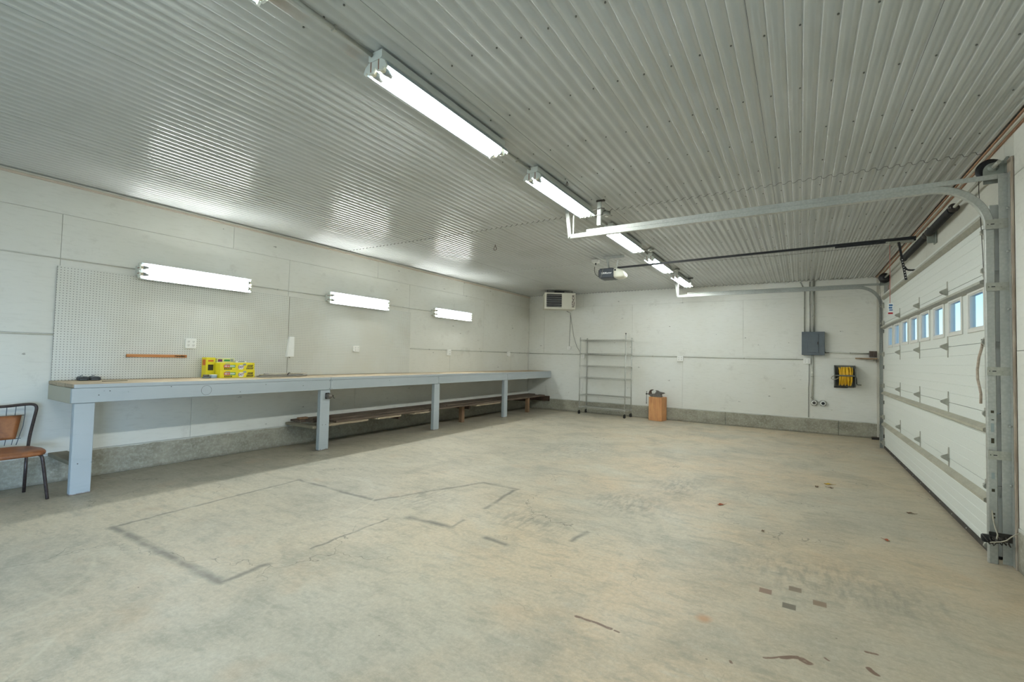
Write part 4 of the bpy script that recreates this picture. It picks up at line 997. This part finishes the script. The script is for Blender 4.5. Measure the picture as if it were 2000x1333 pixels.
# low plank shelf under the bench
ls = root('low_plank_shelf', (-5.85, 7.4, 0), 'rough weathered plank shelf under the workbench near the floor', 'shelf')
LX, LY = -5.85, 7.4
def lb(x0, x1, y0, y1, z0, z1, nm, mt, b=.004, M=None):
    return MB().box(x0-LX, x1-LX, y0-LY, y1-LY, z0, z1, b, M).build(nm, mt, ls)
lb(-6.215, -5.58, 3.90, 3.96, .302, .338, 'ledger', M_LEDGE)
lb(-6.205, -5.97, 3.97, 7.0, .345, .375, 'plank', M_PLANK); lb(-5.965, -5.78, 4.05, 6.9, .350, .385, 'plank', M_PLANK); lb(-5.775, -5.615, 4.30, 6.25, .343, .372, 'plank', M_PLANK)
lb(-6.205, -5.99, 7.01, ye, .345, .378, 'plank', M_PLANK); lb(-5.985, -5.76, 6.92, 10.5, .352, .388, 'plank', M_PLANK); lb(-5.755, -5.60, 6.27, 8.62, .345, .375, 'plank', M_PLANK); lb(-5.755, -5.60, 8.63, 10.62, .350, .386, 'plank', M_PLANK)
def shard(pts, z0, z1, mt):
    m = MB(); m.extrude([(x-LX, y-LY) for x, y in pts], z0, z1, lambda u, v, t: (u, v, t)); return m.build('broken_plank', mt, ls)
shard([(-5.700, 4.14), (-5.585, 4.13), (-5.585, 4.30), (-5.600, 4.42), (-5.585, 4.62), (-5.60, 4.86), (-5.700, 4.72)], .314, .341, M_PLANKP)
shard([(-5.70, 5.0), (-5.592, 5.05), (-5.60, 5.25), (-5.595, 5.5), (-5.61, 5.56), (-5.70, 5.6)], .316, .342, M_PLANKP)
shard([(-5.70, 5.8), (-5.592, 5.85), (-5.60, 6.0), (-5.595, 6.2), (-5.61, 6.25), (-5.70, 6.3)], .318, .342, M_PLANKP)
shard([(-5.70, 7.6), (-5.592, 7.65), (-5.60, 8.0), (-5.595, 8.5), (-5.61, 8.55), (-5.70, 8.6)], .320, .344, M_PLANKP)
lb(-5.80, -5.725, 4.05, 4.30, .388, .420, 'offcut', M_DARKW); lb(-6.10, -6.03, 4.0, 4.14, .377, .405, 'offcut', M_LEGW)
for (x, y) in ((-5.82, 7.40), (-5.66, 9.78)):
    lb(x-.04, x+.04, y, y+.088, 0, .350, 'support_stud', M_LEGW)
for y in (5.5, 7.45, 9.80): lb(-6.21, -5.70, y+.09, y+.128, .256, .344, 'cross_bearer', M_DARKW)
lb(-6.16, -5.55, ye-.045, ye-.012, .215, .348, 'end_ledger', M_DARKW)

# pegboards
for (a, b, z1, lab) in ((1.450, 3.888, 2.139, 'left white pegboard panel over the workbench'), (3.894, 6.325, 2.137, 'right white pegboard panel over the workbench')):
    pg = root('pegboard', (XL+.016, (a+b)/2, 1.575), lab, 'pegboard', 'pegboards over the workbench')
    c = (a+b)/2
    MB().box(-.004, .002, a-c, b-c, 1.002-1.575, z1-1.575, .001).build('board', M_PEG, pg)
    m = MB()
    for (s, t) in ((a-c+.002, a-c+.03), (b-c-.03, b-c-.002)): m.box(-.0155, -.0045, s, t, 1.01-1.575, z1-1.58)
    m.box(-.0155, -.0045, a-c+.03, b-c-.03, z1-.035-1.575, z1-.005-1.575); m.build('batten', M_LEGW, pg)
# level hung on the pegboard
lv = root('wooden_level', (XL+.036, 2.317, 1.257), 'orange wooden straightedge stick hung flat on the left pegboard', 'straightedge')
MB().box(-.010, .010, -.290, .290, -.016, .016, .002).build('stick', M_ORANGE, lv)
text_part('lettering', 'Canadian', .026, M_PBLK, lv, TX(.0104, .215, 0), wide=1.1, bold=.0012)
# white strip at pegboard seam
ws = root('white_holder_strip', (XL+.018, 3.90, 1.41), 'white slanted plastic strip hanging at the seam between the pegboards', 'holder')
m = MB(); m.add([(.004, -.008, .148), (.004, .075, .150), (.004, .070, -.140), (.004, -.045, -.145), (.030, -.004, .145), (.030, .070, .147), (.045, .062, -.138), (.045, -.040, -.143)], [(0, 1, 2, 3), (7, 6, 5, 4), (0, 4, 5, 1), (1, 5, 6, 2), (2, 6, 7, 3), (3, 7, 4, 0)])
m.build('strip', M_WPLAST, ws); MB().cyl((.006, .01, -.146), (.030, .01, -.156), .004, 6).build('pin', M_STEELD, ws)

# ------------------------------------------------------------------ things on the bench
ZT = 1.0022
BOXG = 'cartons stacked on the workbench'
def carton_front(r, w, h, x):
    """printed face looking +X, centred on y=0,z=h/2, width w"""
    z = h/2
    MB().box(x+.0003, x+.0012, -.165, -.095, z-.012, z+.022).build('print_band', M_PRED, r)
    MB().box(x+.0003, x+.0012, -.095, -.030, z-.012, z+.022).build('print_band', M_PGRN, r)
    text_part('lettering', 'RED & GREEN', .024, M_PWHT, r, TX(x+.0016, -.097, z+.005), wide=.82, bold=.0010)
    MB().box(x+.0003, x+.0012, -.160, -.070, z-.036, z-.018).build('print_band', M_PBLK, r)
    text_part('lettering', 'ALL-IN-ONE', .016, M_PYEL, r, TX(x+.0016, -.115, z-.027), wide=.85)
    MB().box(x+.0003, x+.0012, -.150, -.095, z+.026, z+.036).build('print_band', M_PGRY, r)
    m = MB(); m.extrude([(.000, -.006), (.016, -.036), (.060, -.036), (.076, -.006), (.060, .020), (.016, .020)], x+.0003, x+.0012, lambda u, v, t: (t, u, z+v)); m.build('print_emblem', M_PWHT, r)
    text_part('lettering', 'EXIT', .040, M_PPUR, r, TX(x+.0016, .038, z-.008), wide=.85, bold=.0010)
    MB().box(x+.0003, x+.0012, .062, .100, z+.014, z+.036).build('print_emblem', M_PGRY, r)
    for (a, b, zz, tx) in ((.112, .185, .008, "DON'T"), (.100, .190, -.022, 'DISCONNECT')):
        m = MB(); m.extrude([(a, -.012), (b-.004, -.012), (b+.002, .012), (a+.008, .012)], x+.0003, x+.0012, lambda u, v, t: (t, u, z+zz+v)); m.build('print_band', M_PBLK, r)
        text_part('lettering', tx, .019, M_PYEL, r, TX(x+.0016, (a+b)/2, z+zz), wide=1.0 if len(tx) < 7 else .72)
    MB().box(x+.0003, x+.0012, .180, .192, z+.030, z+.036).build('print_emblem', M_PORG, r)
def carton(loc, dx, dy, dz, label, mat=M_YBOX, rz=0.0, front=True):
    r = root('carton', loc, label, 'box', BOXG, rot=(0, 0, rz))
    MB().box(-dx, 0, -dy/2, dy/2, 0, dz, .0015).build('box', mat, r)
    if front: carton_front(r, dy, dz, 0)
    return r
carton((-5.915, 3.064, ZT), .125, .415, .092, 'lower yellow EXIT sign carton at the front of the stack')
carton((-5.918, 3.060, ZT+.0925), .125, .412, .092, 'upper yellow EXIT sign carton on top of the front stack')
c3 = carton((-6.062, 2.815, ZT), .110, .10, .245, 'tall yellow carton standing behind the left end of the EXIT cartons', front=False)
MB().box(.0003, .0012, -.03, .03, .09, .16).build('print_emblem', M_PBLK, c3); MB().box(.0003, .0012, -.03, .03, .195, .215).build('print_band', M_PORG, c3)
for (y0, y1, z0, z1, mt) in ((-.0508, -.0501, .15, .22, M_PORG),): MB().box(-.09, -.02, y0, y1, z0, z1).build('print_band', mt, c3)
c4 = carton((-6.062, 2.985, ZT), .11, .20, .235, 'pale yellow carton standing behind the EXIT cartons', M_YBOX2, front=False)
MB().box(.0003, .0012, -.09, -.04, .195, .225).build('print_band', M_PPUR, c4); MB().box(.0003, .0012, -.02, .05, .20, .222).build('print_band', M_PGRN, c4); MB().box(.0003, .0012, .055, .09, .195, .23).build('print_emblem', M_PGRY, c4)
c5 = carton((-6.062, 3.175, ZT), .10, .13, .205, 'small white carton peeking over the EXIT cartons', M_PWHT, front=False)
MB().box(.0003, .0012, -.04, .04, .190, .202).build('print_band', M_PGRY, c5)
# tins left of the cartons
t_ = root('small_tin', (-5.985, 2.815-.0, ZT), 'small pale blue tin at the left foot of the yellow cartons', 'tin')
MB().box(-.03, .03, -.033, .030, 0, .036, .006).build('body', M_TIN, t_); MB().box(-.032, .032, -.035, .032, .036, .042, .003).build('lid', M_PWHT, t_)
t_ = root('metal_fitting', (-5.99, 2.735, ZT), 'small dull grey metal fitting left of the pale blue tin', 'fitting')
m = MB(); m.box(-.02, .02, -.035, .035, 0, .018, .004); m.build('base', M_BATTL, t_); MB().cyl((0, -.028, .030), (0, .03, .030), .013, 10).build('barrel', M_ANVIL, t_)
# chargers
for (y, lab) in ((1.662, 'left dark grey battery charger block on the bench end'), (1.752, 'right dark grey battery charger block on the bench end')):
    r = root('battery_charger', (-6.12, y, ZT), lab, 'charger', 'battery chargers on the bench end')
    MB().box(-.05, .035, -.041, .041, 0, .034, .006).build('body', M_BATT, r)
    MB().box(.0352, .037, -.033, .020, .006, .014, .0005).build('label_strip', M_BATTL, r)
    m = MB(); m.box(-.035, .02, -.035, -.012, .034, .040, .002); m.box(-.035, .02, .004, .03, .034, .039, .002); m.build('top_rails', M_BATTL, r)
    MB().tube([(-.03, -.015, .034), (-.032, -.013, .045), (-.03, -.004, .048), (-.03, .006, .046)], .003, 6).build('wire_loop', M_WIRE, r)
rl = root('folding_rule', (-5.84, 1.83, ZT), 'thin dark flat strip lying on the bench in front of the chargers', 'strip')
MB().box(-.012, .012, -.10, .10, 0, .006, .001).build('strip', M_LEDGE, rl)
# coil of grey cable
co = root('cable_coil', (-5.92, 3.67, ZT), 'flat loose coil of grey cable lying right of the yellow cartons', 'cable coil')
m = MB()
for i in range(7):
    a = .36-i*.022+random.uniform(-.01, .01); b = .12-i*.007; z = .008+i*.0045; ox = random.uniform(-.01, .01); oy = random.uniform(-.03, .03)
    pts = [(ox+b*cos(2*pi*k/36), oy+a*sin(2*pi*k/36), z+.005*sin(4*pi*k/36+i)+.004*sin(2*pi*k/36+2*i)+.004) for k in range(36)]
    m.tube(pts, .0052, 6, close=True)
m.build('loops', M_CORDG, co)
m = MB()
for i in range(3):
    a = .33-i*.05; b = .10; z = .036+i*.003
    pts = [(b*cos(2*pi*k/36), .02*i+a*sin(2*pi*k/36), z+.006*sin(2*pi*k/36+i)) for k in range(36)]
    m.tube(pts, .0052, 6, close=True)
m.build('upper_loops', M_CORDW, co)
MB().tube([(.10, -.02, .02), (.11, .0, .055), (.09, .03, .055), (.085, .04, .02)], .006, 6).build('tie', M_BLACK, co)
# pencil sharpener on the second leg
ps = root('crank_pencil_sharpener', (-5.541, 4.075, .742), 'small metal crank pencil sharpener screwed to the second bench leg', 'pencil sharpener')
MB().box(.0008, .012, -.030, .030, -.040, .045, .003).build('base', M_STEELD, ps)
m = MB(); m.lathe((.045, -.030, 0), (0, 1, 0), [(0, .030), (.006, .036), (.045, .036), (.062, .030), (.070, .018)], 18); m.build('drum', M_ANVIL, ps)
MB().box(.010, .04, -.026, .02, -.028, .028, .004).build('bracket', M_STEELD, ps)
m = MB(); m.tube([(.045, .038, 0), (.045, .060, .0), (.045, .064, .012), (.045, .070, -.026), (.045, .080, -.032), (.045, .095, -.030)], .0045, 6); m.build('crank', M_STEELD, ps)

# ------------------------------------------------------------------ chair at the left edge
ch = root('vinyl_chair', (-5.80, 1.08, 0), 'old tube-frame chair with worn orange-brown vinyl seat at the left edge', 'chair')
CX, CY = -5.80, 1.08
# seat (front towards +x)
m = MB(); out = []
n = 32
for k in range(n):
    a = 2*pi*k/n; ex = 3.6; c_, s_ = cos(a), sin(a)
    x = math.copysign(abs(c_)**(2/ex), c_)*.225; y = math.copysign(abs(s_)**(2/ex), s_)*(.225 if c_ > 0 else .205)
    out.append((x+.075, y))
lay = [(1.0, .400), (1.02, .410), (1.02, .424), (.97, .436), (.80, .441), (.4, .443)]
vs = [((x-.075)*f+.075, y*f, z) for (f, z) in lay for (x, y) in out]
fs = [(i*n+k, i*n+(k+1) % n, (i+1)*n+(k+1) % n, (i+1)*n+k) for i in range(len(lay)-1) for k in range(n)]+[tuple(range(n)), tuple(range((len(lay)-1)*n, len(lay)*n))]
m.add(vs, fs, True); m.build('seat', M_VINYL, ch)
def smooth_pts(pts, it=2):
    pts = [Vector(p) for p in pts]
    for _ in range(it):
        q_ = [pts[0]]
        for a, b in zip(pts, pts[1:]): q_ += [a*.75+b*.25, a*.25+b*.75]
        q_.append(pts[-1]); pts = q_
    return pts
for s in (-1, 1):
    m = MB(); m.tube(smooth_pts([(-.12, s*.165, .392), (.17, s*.180, .392), (.200, s*.195, .385), (.206, s*.205, .33), (.208, s*.245, .0)]), .0125, 10); m.build('front_leg', M_CHAIRF, ch)
    m = MB(); m.tube([(-.195, s*.185, .40), (-.200, s*.185, .20), (-.208, s*.184, .0)], .0125, 10); m.build('rear_leg', M_CHAIRF, ch)
    m = MB(); m.cyl((-.195, -.175, .388), (-.195, .175, .388), .009, 8)
m.build('cross_tube', M_CHAIRF, ch)
m = MB(); pts = []
hl = [(-.170, .185, .385), (-.235, .205, .50), (-.300, .250, .70), (-.316, .262, .765), (-.318, .235, .792), (-.318, .16, .790), (-.318, .08, .782), (-.318, 0, .780)]
full = hl+[(x, -y, z) for (x, y, z) in hl[-2::-1]]
m.tube(smooth_pts(full), .0125, 10); m.build('back_frame', M_CHAIRF, ch)
# back pad
pv = []; n = 8
def padp(u, v, t):
    z = .490+v*.205; y = u*(.115+.045*v); x = -.236-(z-.49)*.34+.02*u*u*0; return (x+t, y, z)
m = MB(); vs = []; fs = []
for t in (-.009, .009):
    for j in range(n+1):
        for i in range(n+1): vs.append(padp(-1+2*i/n, j/n, t+(.004 if t > 0 and 0 < i < n and 0 < j < n else 0)))
K = (n+1)**2
for j in range(n):
    for i in range(n):
        a = j*(n+1)+i; fs.append((a, a+1, a+n+2, a+n+1)); fs.append((K+a+n+1, K+a+n+2, K+a+1, K+a))
bd = [i for i in range(n+1)]+[j*(n+1)+n for j in range(1, n+1)]+[n*(n+1)+i for i in range(n-1, -1, -1)]+[j*(n+1) for j in range(n-1, 0, -1)]
for a, b in zip(bd, bd[1:]+bd[:1]): fs.append((a, b, K+b, K+a))
m.add(vs, fs, True); m.build('back_pad', M_VINYL, ch)
for s in (-1, 1):
    m = MB(); m.tube([(-.200, s*.115, .44), (-.228, s*.135, .50), (-.262, s*.165, .60), (-.296, s*.180, .70), (-.316, s*.182, .785)], .0032, 6)
    m.tube([(-.225, s*.090, .44), (-.236, s*.100, .488), ], .0028, 5); m.tube([(-.215, s*.045, .44), (-.236, s*.055, .488)], .0028, 5)
    m.tube([(-.306, s*.118, .698), (-.316, s*.125, .785)], .0028, 5); m.tube([(-.306, s*.062, .698), (-.316, s*.066, .783)], .0028, 5)
    m.build('back_wire', M_WIRE, ch)
MB().tube([(-.240, -.150, .492), (-.240, .150, .492)], .003, 6).build('back_wire', M_WIRE, ch)
MB().tube([(-.300, -.180, .695), (-.300, .180, .695)], .003, 6).build('back_wire', M_WIRE, ch)

# ------------------------------------------------------------------ hooks, photo eye, cords, leaves
for (x, y, L, lab) in ((-3.81, 5.56, .085, 'dark teardrop ceiling hook over the middle of the room'), (-1.845, 3.85, .035, 'tiny ring hook right of the second ceiling light')):
    hk = root('ceiling_hook', (x, y, 2.987), lab, 'hook', 'hooks screwed to the ceiling')
    w = L*.28; pts = [(0, 0, -.004), (w*.3, 0, -.3*L), (w, 0, -.65*L), (w*.8, 0, -.9*L), (0, 0, -L), (-w*.8, 0, -.9*L), (-w, 0, -.65*L), (-w*.3, 0, -.3*L)]
    MB().tube(pts, .0045 if L > .05 else .003, 6, close=True).build('loop', M_BRASSY, hk); MB().cyl((0, 0, .0), (0, 0, -.015), .005, 6).build('shank', M_STEELD, hk)
pe = root('photo_eye_sensor', (1.11, 4.455, .185), 'greasy black safety sensor strapped across the foot of the near door track', 'sensor')
m = MB(); m.box(-.030, .055, -.016, .020, -.020, .012, .004); m.build('bracket', M_STEELD, pe)
m = MB(); m.box(-.055, -.005, -.030, .006, -.030, .022, .008); m.build('housing', M_BLACK, pe)
m = MB()
for i in range(6):
    pts = [(-.05+.02*i+random.uniform(-.01, .01), -.035+random.uniform(-.008, .008), .020+random.uniform(-.02, .01)), (-.02+.02*i, -.040, -.020+random.uniform(-.02, .01)), (.01+.02*i*.6, -.032, -.010+random.uniform(-.01, .02))]
    m.tube(pts, .004, 5)
m.build('wires', M_STEELD, pe)
c_ = root('sensor_cord', (1.11, 4.43, .17), 'pale cord hanging down the near door track to the black sensor', 'cable')
MB().tube([(.045, .12, 1.07-.17), (.030, .10, .98-.17), (.022, .09, .80-.17), (.012, .085, .52-.17), (.010, .085, .43-.17), (.020, .06, .28-.17), (.028, .02, .215-.17), (.01, -.01, .16-.17)], .0045, 6).build('cord', M_CORDW, c_)
c_ = root('sensor_cord', (1.11, 4.42, .17), 'pale cord running from the black sensor up to the right wall', 'cable')
MB().tube([(-.02, -.01, -.005), (.03, -.02, .012), (.055, -.03, .030), (.075, -.035, .058), (.095, -.03, .075), (.115, -.025, .088), (.1275, -.02, .092)], .0035, 6).build('cord', M_CORDW, c_)
ft = root('corner_track_foot', (1.155, 10.66, 0), 'small rusty metal bracket on the floor in the right back corner', 'bracket')
m = MB(); m.box(-.05, .06, -.02, .02, 0, .035, .004); m.build('bracket', M_STEELD, ft)
m = MB(); m.tube([(-.06, 0, .03), (-.02, 0, .045), (.06, 0, .04)], .006, 6); m.build('rod', M_BRASSY, ft)
def leaf(x, y, s, mat, label, rz, name='leaf'):
    r = root(name, (x, y, .0006), label, 'leaf', 'dry leaves on the floor', rot=(0, 0, rz))
    m = MB(); n = 14; vs = [(0, 0, .006)]
    for k in range(n):
        a = 2*pi*k/n; rr = s*(.55+.45*abs(cos(a*2.5)))*(1.3 if k == 0 else 1); vs.append((rr*cos(a), rr*.6*sin(a), .001+.009*abs(sin(a*1.5))))
    m.add(vs, [(0, 1+k, 1+(k+1) % n) for k in range(n)]); b = m.build('blade', mat, r); md = b.modifiers.new('t', 'SOLIDIFY'); md.thickness = .0008; md.offset = 1
    MB().tube([(s*1.2, 0, .003), (s*1.9, .1*s, .004)], .0012, 5).build('stalk', mat, r)
leaf(.265, 6.31, .045, M_LEAFY, 'yellow dry leaf on the floor in front of the garage door', .4)
leaf(.155, 6.10, .032, M_LEAFB, 'brown dry leaf on the floor left of the yellow leaf', 1.4)
leaf(.285, 6.14, .030, M_LEAFB, 'small brown leaf just right of the yellow leaf', 2.6)
leaf(-.632, 4.764, .040, M_LEAFR, 'crumpled red-brown leaf alone on the middle of the floor', .9)
leaf(.566, 4.584, .026, M_LEAFR, 'small reddish leaf on the floor nearest the garage door', 2.2)
leaf(.85, 5.55, .03, M_LEAFB, 'brown leaf on the floor close to the door bottom', .2)
leaf(-.25, 4.23, .018, M_LEAFB, 'small dark crumb of leaf between the red leaves', 1.2)
